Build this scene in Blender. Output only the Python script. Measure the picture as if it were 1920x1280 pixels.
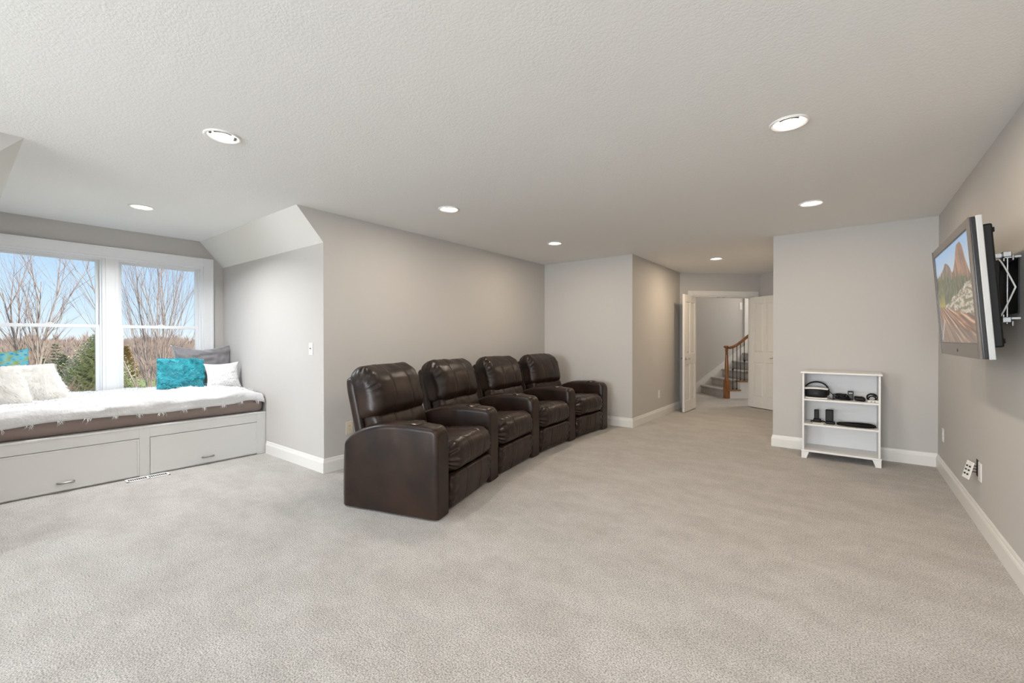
import bpy, bmesh, math, random
from mathutils import Vector, Matrix, noise
random.seed(7)
for o in list(bpy.data.objects):
    bpy.data.objects.remove(o)
scene = bpy.context.scene
COL = scene.collection
PI = math.pi
# ------------------------------------------------------------------ camera, sky, sun, exposure
cam_d = bpy.data.cameras.new('camera')
cam = bpy.data.objects.new('camera', cam_d)
COL.objects.link(cam)
cam_d.sensor_width = 36.0
cam_d.lens = 817.8295 / 1920 * 36.0
cam_d.clip_start = 0.02
cam_d.clip_end = 600
YAW, PITCH, ROLL, CAMH = 0.6561, 0.0056, -0.0008, 1.2478
_F = Vector((-math.sin(YAW) * math.cos(PITCH), math.cos(YAW) * math.cos(PITCH), -math.sin(PITCH)))
_R = Vector((math.cos(YAW), math.sin(YAW), 0))
_U = _R.cross(_F)
_R2 = _R * math.cos(ROLL) + _U * math.sin(ROLL)
_U2 = _U * math.cos(ROLL) - _R * math.sin(ROLL)
_m = Matrix((_R2, _U2, -_F)).transposed().to_4x4()
_m.translation = Vector((0, 0, CAMH))
cam.matrix_world = _m
scene.camera = cam

world = bpy.data.worlds.new('sky')
scene.world = world
world.use_nodes = True
_nt = world.node_tree
_bg = _nt.nodes['Background']
_tc = _nt.nodes.new('ShaderNodeTexCoord')
_sp = _nt.nodes.new('ShaderNodeSeparateXYZ')
_rp = _nt.nodes.new('ShaderNodeValToRGB')
_nt.links.new(_tc.outputs['Generated'], _sp.inputs[0])
_nt.links.new(_sp.outputs['Z'], _rp.inputs[0])
_nt.links.new(_rp.outputs[0], _bg.inputs['Color'])
_e = _rp.color_ramp.elements
_e[0].position = 0.0
_e[0].color = (0.78, 0.85, 0.93, 1)
_e[1].position = 1.0
_e[1].color = (0.22, 0.42, 0.80, 1)
for _p, _c in ((0.05, (0.62, 0.77, 0.92, 1)), (0.16, (0.42, 0.62, 0.88, 1)), (0.4, (0.32, 0.53, 0.85, 1))):
    _x = _rp.color_ramp.elements.new(_p)
    _x.color = _c
_bg.inputs['Strength'].default_value = 1.15

_sd = bpy.data.lights.new('sun', 'SUN')
_sd.energy = 6.5
_sd.angle = math.radians(0.7)
_sd.color = (1.0, 0.94, 0.85)
sun = bpy.data.objects.new('sun', _sd)
COL.objects.link(sun)
sun.rotation_euler = Vector((-0.62, -0.42, -0.62)).to_track_quat('-Z', 'Y').to_euler()
sun.location = (10, 10, 12)

REAR_W, REAR_COL = 315.0, (0.90, 0.96, 1.0)       # daylight fill from two added, unseen windows behind the camera
STAIR_W, STAIR_COL = 110.0, (1.0, 0.93, 0.84)     # daylight fill from an added, unseen stairwell window
CAN_W, CAN_COL = 12.2, (1.0, 0.79, 0.565)          # recessed lamps
vs = scene.view_settings
vs.view_transform = 'Standard'
vs.look = 'None'
vs.gamma = 1.0
vs.use_curve_mapping = False
vs.exposure = 0.08

# ------------------------------------------------------------------ helpers
ROOT = {}


def tag(o, label=None, cat=None, group=None, kind=None):
    if label:
        o['label'] = label
    if cat:
        o['category'] = cat
    if group:
        o['group'] = group
    if kind:
        o['kind'] = kind
    return o


def empty(name, loc, label=None, cat=None, group=None, rot=None, kind=None):
    o = bpy.data.objects.new(name, None)
    COL.objects.link(o)
    o.empty_display_size = 0.1
    m = Matrix.Translation(Vector(loc))
    if rot is not None:
        m = m @ rot.to_4x4()
    o.matrix_world = m
    ROOT[o.name] = m.inverted()
    return tag(o, label, cat, group, kind)


class MB:
    def __init__(s):
        s.v = []
        s.f = []
        s.m = []
        s.s = []

    def add(s, verts, faces, mat=0, smooth=False):
        b = len(s.v)
        s.v.extend([tuple(x) for x in verts])
        for f in faces:
            s.f.append([i + b for i in f])
            s.m.append(mat)
            s.s.append(smooth)
        return s

    def box(s, x0, y0, z0, x1, y1, z1, mat=0):
        v = [(x0, y0, z0), (x1, y0, z0), (x1, y1, z0), (x0, y1, z0), (x0, y0, z1), (x1, y0, z1), (x1, y1, z1), (x0, y1, z1)]
        return s.add(v, [(0, 3, 2, 1), (4, 5, 6, 7), (0, 1, 5, 4), (1, 2, 6, 5), (2, 3, 7, 6), (3, 0, 4, 7)], mat)

    def tbox(s, T, x0, y0, z0, x1, y1, z1, mat=0):
        v = [T(*p) for p in [(x0, y0, z0), (x1, y0, z0), (x1, y1, z0), (x0, y1, z0), (x0, y0, z1), (x1, y0, z1), (x1, y1, z1), (x0, y1, z1)]]
        return s.add(v, [(0, 3, 2, 1), (4, 5, 6, 7), (0, 1, 5, 4), (1, 2, 6, 5), (2, 3, 7, 6), (3, 0, 4, 7)], mat)

    def prism(s, poly, fn, a, b, mat=0, endmat=None):
        """poly: 2D points; fn(p,q,t) -> 3D; extruded t from a to b"""
        n = len(poly)
        v = [fn(p[0], p[1], a) for p in poly] + [fn(p[0], p[1], b) for p in poly]
        s.add(v, [(i, (i + 1) % n, n + (i + 1) % n, n + i) for i in range(n)], mat)
        s.add(v, [tuple(range(n - 1, -1, -1)), tuple(range(n, 2 * n))], mat if endmat is None else endmat)
        return s

    def tube(s, pts, rad, n=6, mat=0, cap=True, smooth=True):
        pts = [Vector(p) for p in pts]
        if not isinstance(rad, (list, tuple)):
            rad = [rad] * len(pts)
        vs_, fs = [], []
        d0 = (pts[1] - pts[0]).normalized()
        ref = Vector((0, 0, 1)) if abs(d0.z) < 0.9 else Vector((1, 0, 0))
        u = d0.cross(ref).normalized()
        for i, p in enumerate(pts):
            d = (pts[min(i + 1, len(pts) - 1)] - pts[max(i - 1, 0)])
            if d.length < 1e-9:
                d = d0
            d.normalize()
            u = (u - d * u.dot(d))
            if u.length < 1e-6:
                u = d.orthogonal()
            u.normalize()
            w = d.cross(u)
            for k in range(n):
                a = 2 * PI * k / n
                vs_.append(p + (u * math.cos(a) + w * math.sin(a)) * rad[i])
        for i in range(len(pts) - 1):
            for k in range(n):
                k2 = (k + 1) % n
                fs.append((i * n + k, i * n + k2, (i + 1) * n + k2, (i + 1) * n + k))
        s.add(vs_, fs, mat, smooth)
        if cap:
            L = (len(pts) - 1) * n
            s.add(vs_, [tuple(range(n - 1, -1, -1)), tuple(range(L, L + n))], mat)
        return s

    def lathe(s, prof, n=24, T=None, mat=0, smooth=True, cap0=False, cap1=False):
        T = T or (lambda x, y, z: (x, y, z))
        vs_ = []
        for r, z in prof:
            for k in range(n):
                a = 2 * PI * k / n
                vs_.append(T(r * math.cos(a), r * math.sin(a), z))
        fs = []
        for i in range(len(prof) - 1):
            for k in range(n):
                k2 = (k + 1) % n
                fs.append((i * n + k, i * n + k2, (i + 1) * n + k2, (i + 1) * n + k))
        s.add(vs_, fs, mat, smooth)
        if cap0:
            s.add(vs_, [tuple(range(n - 1, -1, -1))], mat)
        if cap1:
            L = (len(prof) - 1) * n
            s.add(vs_, [tuple(range(L, L + n))], mat)
        return s

    def build(s, name, mats, parent=None, label=None, cat=None, group=None, kind=None, bevel=0, seg=2, local=False, subsurf=0):
        if not isinstance(mats, (list, tuple)):
            mats = [mats]
        vs_ = [Vector(v) for v in s.v]
        loc = Vector((0, 0, 0))
        if parent is not None:
            if not local:
                r = parent
                while r.parent is not None:
                    r = r.parent
                inv = ROOT[r.name]
                vs_ = [inv @ v for v in vs_]
        else:
            lo = [min(v[i] for v in vs_) for i in range(3)]
            hi = [max(v[i] for v in vs_) for i in range(3)]
            loc = Vector(((lo[0] + hi[0]) / 2, (lo[1] + hi[1]) / 2, lo[2]))
            vs_ = [v - loc for v in vs_]
        me = bpy.data.meshes.new(name)
        me.from_pydata(vs_, [], s.f)
        me.polygons.foreach_set('material_index', s.m)
        me.polygons.foreach_set('use_smooth', s.s)
        for m in mats:
            me.materials.append(m)
        me.validate()
        me.update()
        o = bpy.data.objects.new(name, me)
        COL.objects.link(o)
        o.location = loc
        if parent is not None:
            o.parent = parent
        else:
            ROOT[o.name] = Matrix.Translation(loc).inverted()
        if bevel:
            md = o.modifiers.new('bevel', 'BEVEL')
            md.width = bevel
            md.segments = seg
            md.limit_method = 'ANGLE'
            md.angle_limit = math.radians(40)
        if subsurf:
            md = o.modifiers.new('sub', 'SUBSURF')
            md.levels = subsurf
            md.render_levels = subsurf
        return tag(o, label, cat, group, kind)


def fix_normals(o):
    bm = bmesh.new()
    bm.from_mesh(o.data)
    bmesh.ops.recalc_face_normals(bm, faces=bm.faces[:])
    bm.to_mesh(o.data)
    bm.free()
    return o


def soft_box(h, r, n, T, disp=None):
    """rounded box, half sizes h, radius r, grid counts n per axis -> verts, faces (mapped by T)"""
    hx, hy, hz = h
    idx = {}
    vs_, fs = [], []

    def vid(i, j, k):
        key = (i, j, k)
        if key in idx:
            return idx[key]
        p = Vector((hx * (2 * i / n[0] - 1), hy * (2 * j / n[1] - 1), hz * (2 * k / n[2] - 1)))
        q = Vector((max(-(hx - r), min(hx - r, p.x)), max(-(hy - r), min(hy - r, p.y)), max(-(hz - r), min(hz - r, p.z))))
        d = p - q
        nn = d.normalized() if d.length > 1e-9 else Vector((0, 0, 1))
        # spread corner samples evenly over the rounding
        pp = q + nn * r if d.length > 1e-9 else p
        if disp:
            pp = disp(pp, nn)
        idx[key] = len(vs_)
        vs_.append(T(*pp))
        return idx[key]
    for a in range(3):
        b, c = (a + 1) % 3, (a + 2) % 3
        for side in (0, n[a]):
            for i in range(n[b]):
                for j in range(n[c]):
                    def mk(bi, cj):
                        t = [0, 0, 0]
                        t[a] = side
                        t[b] = bi
                        t[c] = cj
                        return vid(*t)
                    q = [mk(i, j), mk(i + 1, j), mk(i + 1, j + 1), mk(i, j + 1)]
                    fs.append(q if side else q[::-1])
    return vs_, fs


def nz(p, sc, seed=0.0):
    return noise.noise(Vector((p[0] * sc + seed, p[1] * sc + seed * 0.7, p[2] * sc - seed)))


# ------------------------------------------------------------------ materials
MATS = {}


def M(name, col, rough=0.6, metal=0.0, col2=None, vscale=8.0, bump=0.0, bscale=60.0, bdist=0.003, coat=0.0, spec=0.5, sheen=0.0,
      stretch=None, detail=4.0, emis=None, estr=0.0, ramp=(0.35, 0.65)):
    m = bpy.data.materials.new(name)
    m.use_nodes = True
    nt = m.node_tree
    b = nt.nodes['Principled BSDF']
    b.inputs['Base Color'].default_value = (*col, 1)
    b.inputs['Roughness'].default_value = rough
    b.inputs['Metallic'].default_value = metal
    b.inputs['Coat Weight'].default_value = coat
    b.inputs['Specular IOR Level'].default_value = spec
    b.inputs['Sheen Weight'].default_value = sheen
    if emis:
        b.inputs['Emission Color'].default_value = (*emis, 1)
        b.inputs['Emission Strength'].default_value = estr
    if col2 or bump:
        tc = nt.nodes.new('ShaderNodeTexCoord')
        src = tc.outputs['Object']
        if stretch:
            mp = nt.nodes.new('ShaderNodeMapping')
            mp.inputs['Scale'].default_value = stretch
            nt.links.new(src, mp.inputs[0])
            src = mp.outputs[0]
    if col2:
        n1 = nt.nodes.new('ShaderNodeTexNoise')
        n1.inputs['Scale'].default_value = vscale
        n1.inputs['Detail'].default_value = detail
        nt.links.new(src, n1.inputs['Vector'])
        r = nt.nodes.new('ShaderNodeValToRGB')
        r.color_ramp.elements[0].position = ramp[0]
        r.color_ramp.elements[1].position = ramp[1]
        r.color_ramp.elements[0].color = (*col, 1)
        r.color_ramp.elements[1].color = (*col2, 1)
        nt.links.new(n1.outputs['Fac'], r.inputs[0])
        nt.links.new(r.outputs[0], b.inputs['Base Color'])
    if bump:
        n2 = nt.nodes.new('ShaderNodeTexNoise')
        n2.inputs['Scale'].default_value = bscale
        n2.inputs['Detail'].default_value = 3.0
        nt.links.new(src, n2.inputs['Vector'])
        bp = nt.nodes.new('ShaderNodeBump')
        bp.inputs['Strength'].default_value = bump
        bp.inputs['Distance'].default_value = bdist
        nt.links.new(n2.outputs['Fac'], bp.inputs['Height'])
        nt.links.new(bp.outputs[0], b.inputs['Normal'])
    MATS[name] = m
    return m


m_wall = M('greige wall paint', (0.535, 0.516, 0.493), 0.62, bump=0.06, bscale=220, bdist=0.001, spec=0.35)
m_slope = M('bounce-lightened drywall', (0.76, 0.745, 0.71), 0.8, spec=0.2)  # slopes coloured lighter than the walls for the bounced light they catch
m_trim = M('white trim paint', (0.76, 0.745, 0.715), 0.35)
m_trim2 = M('white window paint', (0.86, 0.87, 0.885), 0.35)
m_cab = M('white cabinet paint', (0.80, 0.80, 0.79), 0.4)
m_door = M('white door paint', (0.72, 0.70, 0.665), 0.38)
m_gap = M('dark gap', (0.02, 0.02, 0.02), 0.9)
m_plate = M('white plastic', (0.80, 0.79, 0.76), 0.35)
m_almond = M('almond plastic', (0.66, 0.58, 0.46), 0.4)
m_black = M('black plastic', (0.0055, 0.0055, 0.006), 0.5, spec=0.3)
m_blackg = M('gloss black plastic', (0.015, 0.015, 0.018), 0.2)
m_gray = M('grey plastic', (0.05, 0.05, 0.052), 0.5)
m_nickel = M('brushed nickel', (0.36, 0.35, 0.335), 0.34, 1.0)
m_steel = M('bare steel', (0.40, 0.40, 0.40), 0.38, 1.0)
m_bronze = M('dark bronze', (0.012, 0.009, 0.008), 0.22, 0.2)
m_gold = M('aged brass rim', (0.13, 0.095, 0.07), 0.28, 1.0)
m_iron = M('black iron', (0.012, 0.010, 0.010), 0.5, 0.3)
m_oak = M('stained oak', (0.20, 0.075, 0.022), 0.35, col2=(0.32, 0.135, 0.045), vscale=5, stretch=(6, 6, 0.8), coat=0.2)
m_white = M('white metal', (0.82, 0.82, 0.81), 0.4)
m_shelf = M('white laminate', (0.80, 0.79, 0.78), 0.4)
m_silver = M('silver plastic', (0.46, 0.46, 0.455), 0.45, 0.2)
m_bezel = M('taupe gloss bezel', (0.115, 0.095, 0.080), 0.25)
m_mattress = M('brown fitted sheet', (0.250, 0.195, 0.175), 0.85, col2=(0.275, 0.215, 0.195), vscale=4, bump=0.25, bscale=9, bdist=0.01, sheen=0.2)
m_blanket = M('white cotton throw', (0.72, 0.72, 0.73), 0.9, bump=0.6, bscale=38, bdist=0.008, sheen=0.2)
m_fringe = M('white yarn', (0.86, 0.86, 0.86), 0.9, sheen=0.3)
m_grayp = M('grey velvet', (0.185, 0.175, 0.185), 0.6, sheen=0.9, bump=0.3, bscale=14, bdist=0.01)
m_teal = M('teal plush', (0.010, 0.27, 0.35), 0.75, col2=(0.03, 0.43, 0.50), vscale=26, sheen=0.5)
m_furw = M('cream fur', (0.80, 0.775, 0.73), 0.85, col2=(0.86, 0.84, 0.80), vscale=12, sheen=0.4)
m_lamp = M('lit lamp lens', (0.9, 0.9, 0.88), 0.4, emis=(1.0, 0.95, 0.87), estr=9.0)
m_can = M('white lamp trim', (0.84, 0.83, 0.81), 0.45)

# carpet: speckled cut pile with patches brushed in different directions
m_carpet = bpy.data.materials.new('beige cut pile carpet')
m_carpet.use_nodes = True


def carpet_nodes():
    nt = m_carpet.node_tree
    b = nt.nodes['Principled BSDF']
    b.inputs['Roughness'].default_value = 0.95
    b.inputs['Specular IOR Level'].default_value = 0.1
    b.inputs['Sheen Weight'].default_value = 0.15
    tc = nt.nodes.new('ShaderNodeTexCoord')

    def nzn(scale, detail=2.0, stretch=None, rot=0):
        src = tc.outputs['Object']
        if stretch:
            mp = nt.nodes.new('ShaderNodeMapping')
            mp.inputs['Scale'].default_value = stretch
            mp.inputs['Rotation'].default_value = (0, 0, rot)
            nt.links.new(src, mp.inputs[0])
            src = mp.outputs[0]
        n = nt.nodes.new('ShaderNodeTexNoise')
        n.inputs['Scale'].default_value = scale
        n.inputs['Detail'].default_value = detail
        nt.links.new(src, n.inputs['Vector'])
        return n.outputs['Fac']

    def ramp(src, p0, c0, p1, c1):
        r = nt.nodes.new('ShaderNodeValToRGB')
        r.color_ramp.elements[0].position = p0
        r.color_ramp.elements[1].position = p1
        r.color_ramp.elements[0].color = (*c0, 1)
        r.color_ramp.elements[1].color = (*c1, 1)
        nt.links.new(src, r.inputs[0])
        return r.outputs[0]

    def mul(a, c):
        mx = nt.nodes.new('ShaderNodeMix')
        mx.data_type = 'RGBA'
        mx.blend_type = 'MULTIPLY'
        mx.inputs['Factor'].default_value = 1.0
        nt.links.new(a, mx.inputs['A'])
        nt.links.new(c, mx.inputs['B'])
        return mx.outputs['Result']
    fine = nzn(150, 3.0)
    base = ramp(fine, 0.33, (0.25, 0.235, 0.220), 0.63, (0.59, 0.565, 0.538))
    patch = ramp(nzn(2.6, 5.0, (1.0, 1.9, 1.0), 0.5), 0.38, (0.93, 0.92, 0.905), 0.62, (1.04, 1.04, 1.04))
    mid = ramp(nzn(13, 3.0), 0.33, (0.94, 0.94, 0.94), 0.67, (1.04, 1.04, 1.04))
    nt.links.new(mul(mul(base, patch), mid), b.inputs['Base Color'])
    bp = nt.nodes.new('ShaderNodeBump')
    bp.inputs['Strength'].default_value = 0.75
    bp.inputs['Distance'].default_value = 0.006
    nt.links.new(fine, bp.inputs['Height'])
    nt.links.new(bp.outputs[0], b.inputs['Normal'])


carpet_nodes()

# ceiling: knock-down texture
m_ceil = bpy.data.materials.new('textured ceiling paint')
m_ceil.use_nodes = True


def ceil_nodes():
    nt = m_ceil.node_tree
    b = nt.nodes['Principled BSDF']
    b.inputs['Base Color'].default_value = (0.87, 0.868, 0.858, 1)
    b.inputs['Roughness'].default_value = 0.85
    b.inputs['Specular IOR Level'].default_value = 0.2
    tc = nt.nodes.new('ShaderNodeTexCoord')
    n = nt.nodes.new('ShaderNodeTexNoise')
    n.inputs['Scale'].default_value = 85
    n.inputs['Detail'].default_value = 2.5
    n.inputs['Distortion'].default_value = 0.6
    nt.links.new(tc.outputs['Object'], n.inputs['Vector'])
    r = nt.nodes.new('ShaderNodeValToRGB')
    r.color_ramp.elements[0].position = 0.38
    r.color_ramp.elements[1].position = 0.60
    nt.links.new(n.outputs['Fac'], r.inputs[0])
    bp = nt.nodes.new('ShaderNodeBump')
    bp.inputs['Strength'].default_value = 0.15
    bp.inputs['Distance'].default_value = 0.004
    nt.links.new(r.outputs[0], bp.inputs['Height'])
    nt.links.new(bp.outputs[0], b.inputs['Normal'])


ceil_nodes()

# leather
m_leather = M('dark brown leather', (0.0125, 0.0068, 0.0052), 0.35, col2=(0.030, 0.0145, 0.0088), vscale=5.0, bump=0.18, bscale=130, bdist=0.002, coat=0.0, spec=0.36)
m_thread = M('highlighted seam thread', (0.085, 0.050, 0.036), 0.5)  # thread colour lightened to carry the highlight along the seams

# glass: clear pane
m_glass = bpy.data.materials.new('clear glass')
m_glass.use_nodes = True
_nt = m_glass.node_tree
_nt.nodes.remove(_nt.nodes['Principled BSDF'])
_tr = _nt.nodes.new('ShaderNodeBsdfTransparent')
_tr.inputs[0].default_value = (0.96, 0.98, 0.98, 1)
_gl = _nt.nodes.new('ShaderNodeBsdfGlossy')
_gl.inputs['Roughness'].default_value = 0.35
_mx = _nt.nodes.new('ShaderNodeMixShader')
_mx.inputs[0].default_value = 0.012
_nt.links.new(_tr.outputs[0], _mx.inputs[1])
_nt.links.new(_gl.outputs[0], _mx.inputs[2])
_nt.links.new(_mx.outputs[0], _nt.nodes['Material Output'].inputs['Surface'])

# ------------------------------------------------------------------ room dimensions
H = 2.44
XR, YB, XA, XL = 0.6975, 5.885, -0.69, -3.868
XE, YF, XW = -2.398, 8.074, -6.275
YS, YT, ZS = 2.148, 1.90, 2.149
YS2, YT2 = 0.041, 0.289
YN = -6.4                               # wall behind the camera
GX, GY = -1.283, 9.189                  # end of the angled door wall
HX, HY = -0.69, 8.596
TW = 0.14

ROOM = [(XR, YN), (XR, YB), (XA, YB), (HX, HY), (GX, GY), (XE, YF), (XE, YB), (XL, YB)]
CEIL = ROOM + [(XL, YT), (XW, YT), (XW, YT2), (XL, YT2), (XL, YN)]
LIGHTS = [(-2.915, 1.0), (-2.905, 2.825), (-2.898, 4.64), (-0.26, 1.0), (-0.26, 2.85), (-0.259, 4.655), (-5.05, 1.085), (-1.555, 7.0)]


def flat_poly(name, outline, holes, z, mat, up, label, cat, thick=None, two_sided_cap=None):
    bm = bmesh.new()
    edges = []

    def loop(pts):
        vs_ = [bm.verts.new((p[0], p[1], z)) for p in pts]
        for i in range(len(vs_)):
            edges.append(bm.edges.new((vs_[i], vs_[(i + 1) % len(vs_)])))
    loop(outline)
    for h in holes:
        loop(h)
    bmesh.ops.triangle_fill(bm, use_beauty=True, use_dissolve=False, edges=edges)
    for f in bm.faces:
        f.normal_update()
        if (f.normal.z > 0) != up:
            f.normal_flip()
    me = bpy.data.meshes.new(name)
    bm.to_mesh(me)
    bm.free()
    me.materials.append(mat)
    o = bpy.data.objects.new(name, me)
    COL.objects.link(o)
    ROOT[o.name] = Matrix.Identity(4)
    return tag(o, label, cat, kind='structure')


RH = 0.083
circ = lambda x, y: [(x + RH * math.cos(2 * PI * k / 32), y + RH * math.sin(2 * PI * k / 32)) for k in range(32)]
ceil = flat_poly('ceiling', CEIL, [circ(*p) for p in LIGHTS], H, m_ceil, False, 'white textured ceiling with recessed lights over the room', 'ceiling')
# roof slab above, keeps daylight out
DECK = [(XR + TW, YN - TW), (XR + TW, YB + TW), (HX + TW, YB + TW), (HX + TW, HY), (GX + 0.05, GY), (XE - TW, YF - 0.1), (XE - TW, YB + TW), (XL - TW, YB + TW),
        (XL - TW, YS + TW), (XW - TW, YS + TW), (XW - TW, YS2 - TW), (XL - TW, YS2 - TW), (XL - TW, YN - TW)]
MB().prism(DECK, lambda p, q, t: (p, q, t), H + 0.16, H + 0.3).build('ceiling', m_slope, label='unseen roof deck slab keeping daylight off the white ceiling', cat='ceiling', kind='structure')

# floor
N0 = Vector((-1.99, 9.97, 0))
E1 = Vector((0.70711, 0.70711, 0))
E2 = Vector((-0.70711, 0.70711, 0))


def S(a, b, z):
    p = N0 + E1 * a + E2 * b
    return (p.x, p.y, z)


FLOOR = [(XR, YN), (XR, YB), (XA, YB), (HX, HY), (GX, GY), S(3.2, -1.05, 0)[:2], S(3.2, 1.05, 0)[:2], S(-1.9, 1.05, 0)[:2], S(-1.9, -1.05, 0)[:2],
         (XE, YF), (XE, YB), (XL, YB), (XL, YS), (XW, YS), (XW, YS2), (XL, YS2), (XL, YN)]
floor = flat_poly('floor', FLOOR, [], 0.0, m_carpet, True, 'beige cut-pile wall-to-wall carpet covering the floor', 'floor')


def wall(name, pts, z0, z1, label, thick=TW, mat=None):
    """vertical wall along polyline of two points; solid lies on the right hand side of p->q"""
    (ax, ay), (bx, by) = pts
    d = Vector((bx - ax, by - ay)).normalized()
    n = Vector((d.y, -d.x)) * thick
    poly = [(ax, ay), (bx, by), (bx + n.x, by + n.y), (ax + n.x, ay + n.y)]
    mb = MB().prism(poly, lambda p, q, t: (p, q, t), z0, z1)
    o = mb.build(name, mat or m_wall, label=label, cat='wall', kind='structure')
    return fix_normals(o)


# walls (room side on the left of each direction)
wall('wall_right', [(XR, YB), (XR, YN)][::-1], 0, H, 'grey-beige wall carrying the wall-mounted television')
wall('wall_back_right', [(XR, YB), (XA, YB)], 0, H, 'grey-beige wall behind the white bookcase')
wall('wall_hall_right', [(XA, YB + TW), (HX, HY)], 0, H, 'grey-beige side wall of the passage hidden past the bookcase wall')
wall('wall_hall_angle', [(HX, HY), (GX, GY)], 0, H, 'short angled wall behind the right-hand open door')
wall('wall_hall_left', [(XE, YF), (XE, YB + TW)], 0, H, 'grey-beige passage wall beside the left-hand open door')
wall('wall_back_left', [(XE, YB), (XL, YB)], 0, H, 'grey-beige wall beyond the farthest recliner')
wall('wall_left', [(XL, YB), (XL, YS + TW)], 0, H, 'long grey-beige wall behind the row of recliners')
# dormer right side and slope
fYZ = lambda p, q, t: (t, p, q)
MB().prism([(YS, 0), (YS, ZS), (YS + TW, ZS), (YS + TW, 0)], fYZ, XW - TW, XL).build(
    'wall_dormer_right', m_wall, label='sunlit alcove side wall with the light switch', cat='wall', kind='structure')
o = MB().prism([(YS, ZS), (YT, H), (YS + TW, H), (YS + TW, ZS)], fYZ, XW - TW, XL, 0, 1).build(
    'ceiling', [m_slope, m_wall], label='sloped ceiling strip above the alcove wall with the switch', cat='ceiling', kind='structure')
fix_normals(o)
MB().prism([(YS2, 0), (YS2, ZS), (YS2 - TW, ZS), (YS2 - TW, 0)], fYZ, XW - TW, XL).build(
    'wall_dormer_left', m_wall, label='alcove side wall at the left edge of the view', cat='wall', kind='structure')
o = MB().prism([(YS2, ZS), (YT2, H), (YS2 - TW, H), (YS2 - TW, ZS)], fYZ, XW - TW, XL, 0, 1).build(
    'ceiling', [m_slope, m_wall], label='sloped ceiling strip at the upper left edge of the view', cat='ceiling', kind='structure')
fix_normals(o)
SWY0, SWY1 = -4.4, -2.0
mb = MB()
mb.box(XL - TW, SWY1, 0, XL, YS2 - TW, H)
mb.box(XL - TW, YN, 0, XL, SWY0, H)
mb.box(XL - TW, SWY0, 0, XL, SWY1, 0.7)
mb.box(XL - TW, SWY0, 2.15, XL, SWY1, H)
mb.build('wall_left_near', m_wall, label='grey-beige wall left of the alcove, behind the camera', cat='wall', kind='structure')
w4 = empty('added_window_4', (XL, -3.2, 0.7), 'unseen white side window added for daylight behind the camera, left of the alcove', 'window', kind='structure')
mb = MB()
for y in (SWY0, -3.23, SWY1 - 0.06):
    mb.box(XL - 0.10, y, 0.7, XL - 0.02, y + 0.06, 2.15)
mb.box(XL - 0.10, SWY0, 0.7, XL - 0.02, SWY1, 0.76)
mb.box(XL - 0.10, SWY0, 2.09, XL - 0.02, SWY1, 2.15)
mb.build('added_window_frame', m_trim2, w4)

# rear wall with a wide window added for daylight (behind the camera)
RWX0, RWX1, RWZ0, RWZ1 = -2.4, 0.6, 0.70, 2.2
mb = MB()
mb.box(XL - TW, YN - TW, 0, RWX0, YN, H)
mb.box(RWX1, YN - TW, 0, XR + TW, YN, H)
mb.box(RWX0, YN - TW, 0, RWX1, YN, RWZ0)
mb.box(RWX0, YN - TW, RWZ1, RWX1, YN, H)
mb.build('wall_rear', m_wall, label='rear wall with an added wide window behind the camera', cat='wall', kind='structure')
w2 = empty('added_window_2', (-1.5, YN, RWZ0), 'unseen wide white window added for daylight in the rear wall behind the camera', 'window', kind='structure')
mb = MB()
for x in (RWX0, -1.4, -0.4, RWX1 - 0.06):
    mb.box(x, YN - 0.10, RWZ0, x + 0.06, YN - 0.02, RWZ1)
mb.box(RWX0, YN - 0.10, RWZ0, RWX1, YN - 0.02, RWZ0 + 0.06)
mb.box(RWX0, YN - 0.10, RWZ1 - 0.06, RWX1, YN - 0.02, RWZ1)
mb.build('added_window_frame', m_trim2, w2)


def area_light(name, loc, direction, sx, sy, power, col, parent=None, shape='RECTANGLE', spread=PI):
    d = bpy.data.lights.new(name, 'AREA')
    d.shape = shape
    d.size = sx
    if shape == 'RECTANGLE':
        d.size_y = sy
    d.energy = power
    d.color = col
    d.spread = spread
    o = bpy.data.objects.new(name, d)
    COL.objects.link(o)
    mw = Vector(direction).to_track_quat('-Z', 'Y').to_matrix().to_4x4()
    mw.translation = Vector(loc)
    if parent is not None:
        o.parent = parent
        o.matrix_local = ROOT[parent.name] @ mw
    else:
        o.matrix_world = mw
    return o


area_light('added_daylight', (XL - 0.01, -3.2, 1.42), (1, 0, 0), 2.3, 1.35, REAR_W * 0.45, REAR_COL, w4)  # unseen side window and its daylight are added to light the room
area_light('added_daylight', (-0.9, YN - 0.01, 1.45), (0, 1, 0), 2.9, 1.4, REAR_W, REAR_COL, w2)  # added daylight fill standing in the unseen rear window

# window wall with opening
OY0, OY1, OZ0, OZ1 = 0.235, 1.935, 0.60, 2.133
mb = MB()
mb.box(XW - TW, YS2, 0, XW, OY0, H + 0.15)
mb.box(XW - TW, OY1, 0, XW, YS, H + 0.15)
mb.box(XW - TW, OY0, 0, XW, OY1, OZ0)
mb.box(XW - TW, OY0, OZ1, XW, OY1, H + 0.15)
mb.build('wall_window', m_wall, label='alcove end wall around the pair of windows', cat='wall', kind='structure')

# angled door wall with opening
WD = Vector((XE, YF, 0))
T0, T1, DH = 0.235, 1.44, 2.03


def D(t, n, z):
    """door wall frame: t along wall, n towards the room, z"""
    p = WD + Vector((0.70711, 0.70711, 0)) * t + Vector((0.70711, -0.70711, 0)) * n
    return (p.x, p.y, z)


LW = (Vector((GX, GY, 0)) - WD).length
mb = MB()
mb.tbox(D, 0, -0.11, 0, T0, 0, H)
mb.tbox(D, T1, -0.11, 0, LW, 0, H)
mb.tbox(D, T0, -0.11, DH, T1, 0, H)
fix_normals(mb.build('wall_door', m_wall, label='angled wall around the open double doorway', cat='wall', kind='structure'))

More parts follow.
